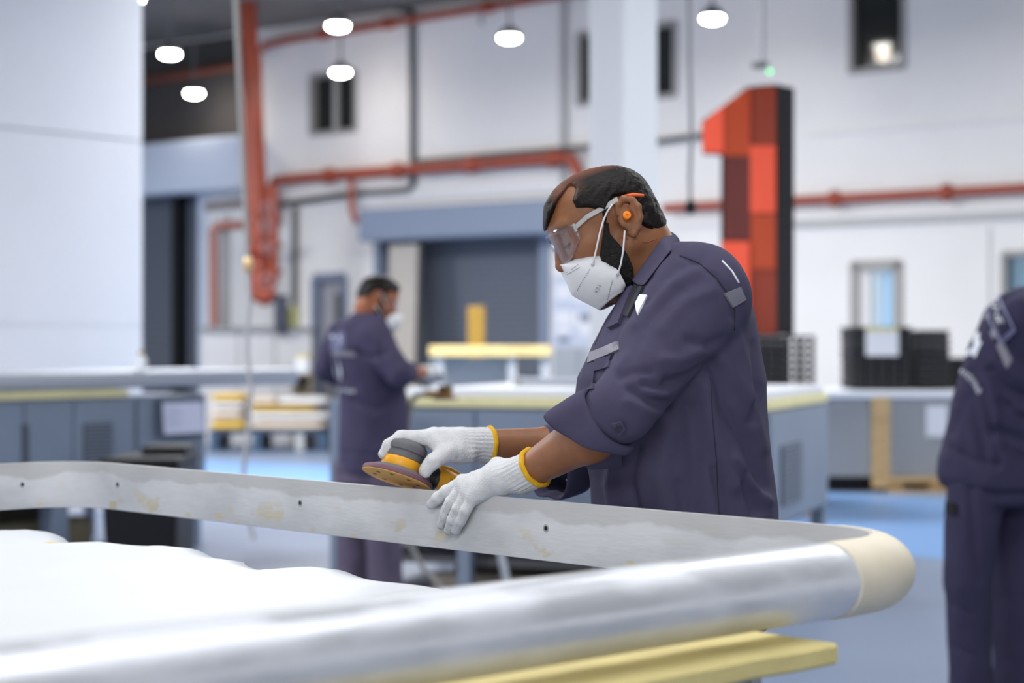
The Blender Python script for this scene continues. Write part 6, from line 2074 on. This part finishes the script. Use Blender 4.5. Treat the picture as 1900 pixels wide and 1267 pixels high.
# ------------------------------------------------------------------ the man bending at the right edge
D3 = 6.5
T3 = [(528, 1888, 1960, .08), (545, 1858, 1992, .13), (575, 1832, 2012, .165), (640, 1800, 2018, .17), (740, 1768, 2004, .17), (800, 1756, 1994, .17), (850, 1744, 1988, .18), (880, 1741, 1986, .18), (905, 1750, 1986, .18)]
H3 = Head(Q(2035, 545, 6.75), math.radians(20), math.radians(40), 0.0)
B3 = SDF()
H3.build(B3)
B3.cone(H3.w(-.022, 0, -.045), Q(1965, 560, 6.6), .058, .066, .02)
torso_px(B3, T3, D3, .03, .04)
A3 = [(Q(1900, 590, 6.33), Q(1990, 735, 6.34), Q(2085, 800, 6.6)), (Q(1960, 590, 6.72), Q(2040, 735, 6.86), Q(2110, 795, 6.85))]
for s_, e_, w_ in A3:
    B3.chain([s_, e_], [.052, .042], .03); B3.cone(e_, w_, .042, .028, .02); mitt(B3, w_, w_ + np.array([.12, .03, -.06]), 0, 1)
L3 = [(px3(1812, 900, D3 - .05), px3(1794, 1085, D3 - .08), px3(1803, fy(D3, .08), D3 - .06)), (px3(1884, 905, D3 + .07), px3(1883, 1085, D3 + .05), px3(1884, fy(D3, .08), D3 + .06))]
legs(B3, 0, D3, L3, (.08, .055, .038))
for hp_, kn, a in L3:
    B3.cone(a + [-.02, 0, -.03], a + [.14, .06, -.04], .038, .032, .02)
rm, v3, q3 = build_body('person', 'man in dark navy workwear bending away at the right edge of the photo', B3, .007, M_skin2, newton=1)
J3 = SDF()
torso_px(J3, T3, D3, 0, .02)
J3.cone(Q(1930, 572, D3), Q(1902, 592, 6.36), .07, .075, .03)
J3.cone(Q(1950, 572, D3), Q(1965, 590, 6.70), .07, .075, .03)
for s_, e_, w_ in A3:
    J3.chain([s_, e_], [.082, .066], .015); J3.cone(e_, e_ + (w_ - e_) * .4, .066, .056, .012)
v_, q_ = polygonize(J3, *J3.bounds(), .0075)
n_ = normals_of(v_, q_)
v_ = v_ + n_ * (.007 * vnoise(v_ * [8, 8, 6], 41) + .0035 * vnoise(v_ * [20, 20, 14], 42))[:, None]
n_ = normals_of(v_, q_)
v_ = crease(v_, n_, [([(1836, 690), (1870, 722), (1905, 738)], 10, .022), ([(1858, 745), (1900, 775)], 9, .016), ([(1845, 668), (1900, 705)], 9, -.014), ([(1800, 690), (1806, 760), (1830, 850)], 10, .016),
    ([(1775, 760), (1780, 830)], 9, -.012), ([(1845, 800), (1900, 818)], 11, .018), ([(1835, 700), (1850, 770), (1840, 850)], 10, -.014), ([(1820, 725), (1838, 790), (1850, 855)], 8, .016),
    ([(1870, 832), (1900, 850)], 9, .016), ([(1762, 830), (1800, 852), (1850, 864)], 8, .012), ([(1790, 740), (1772, 800)], 9, .010), ([(1880, 760), (1900, 765)], 8, -.010)])
j3 = qmesh('work_jacket', v_, q_, M_cloth2, rm)
S3 = Surf(v_, q_)
sewn_patch('back_panel', S3, [(1829, 566), (1850, 545), (1884, 612), (1859, 638)], mat('slate_panel', srgb(78, 80, 108), .8), j3, 8, 10, lift=.002, edge=.003)
bp_ = mat('panel_piping', srgb(150, 150, 186), .7)
stitched_line('panel_piping', S3, [(1829, 566), (1850, 545), (1884, 612), (1859, 638), (1840, 600), (1829, 566)], bp_, j3, .0032, lift=.005)
stitched_line('panel_piping', S3, [(1880, 610), (1857, 632)], bp_, j3, .002, lift=.006)
sewn_patch('reflective_strip', S3, [(1824, 588), (1836, 580), (1878, 668), (1868, 684)], M_refl, j3, 12, 4)
tv, tf = rot_text('IVNE', 21, 1851, 580, 70)
printed('panel_lettering', S3, tv, tf, M_print, j3, .0085)
lg = np.array([(1813, 617), (1820, 619), (1819, 633), (1824, 635), (1817, 650), (1812, 663), (1792, 660), (1799, 650), (1808, 644), (1809, 628)])
printed('back_logo', S3, np.concatenate([lg, [[1810, 645]]]), [(i, (i + 1) % 10, 10) for i in range(10)], M_print, j3, .005)
tv, tf = rot_text('AYOTINE', 15, 1803, 705, 47, .92, 4)
printed('back_lettering', S3, tv, tf, M_print, j3, .005)
T_3 = SDF()
T_3.loft([CH - (p - CY) / F * D3 for p in (850, 935)], [(1858 - CX) / F * D3] * 2, [.19, .175], [D3] * 2, [.165, .16], .03, 2.3, .03)
for hp_, kn, an in L3:
    T_3.cone(hp_, kn, .098, .079, .015); T_3.cone(kn, an + np.array([0, 0, .02]), .079, .074, .006)
v_, q_ = polygonize(T_3, *T_3.bounds(), .010)
v_ = v_ + normals_of(v_, q_) * (.008 * vnoise(v_ * [11, 11, 7], 43) + .004 * vnoise(v_ * [24, 24, 13], 44))[:, None]
n_ = normals_of(v_, q_)
v_ = crease(v_, n_, [([(1800, 900), (1806, 1000), (1820, 1080)], 7, .010), ([(1765, 1120), (1800, 1140)], 6, .006), ([(1770, 1200), (1800, 1215)], 6, .006)])
tr3 = qmesh('trousers', v_, q_, M_cloth2, rm)
ST3 = Surf(v_, q_)
sewn_patch('cargo_flap', ST3, [(1757, 930), (1776, 935), (1776, 957), (1756, 952)], M_black, tr3, 5, 5, lift=.003, edge=.004)
for hp_, kn, an in L3:
    Sb = SDF(); a = an * [1, 1, 0]
    Sb.cone(a + [-.03, 0, .05], a + [.15, .06, .045], .048, .042, .02); Sb.cone(a + [0, 0, .09], a + [0, 0, .05], .05, .05, .02); Sb.plane((0, 0, .002), (0, 0, -1))
    v_, q_ = polygonize(Sb, *Sb.bounds(), .009); qmesh('boot', v_, q_, M_boot, rm)
HS3 = SDF(); H3.skull(HS3); HS3.cone(H3.w(-.022, 0, -.045), Q(1965, 560, 6.6), .058, .066, .02)
v_, q_ = polygonize(H3.shell(HS3, hp2, lambda q: .012 + 0 * q[:, 0]), H3.O - .18, H3.O + .18, .007, slack=2.2, newton=1)
qmesh('hair', v_, q_, M_hair, rm)
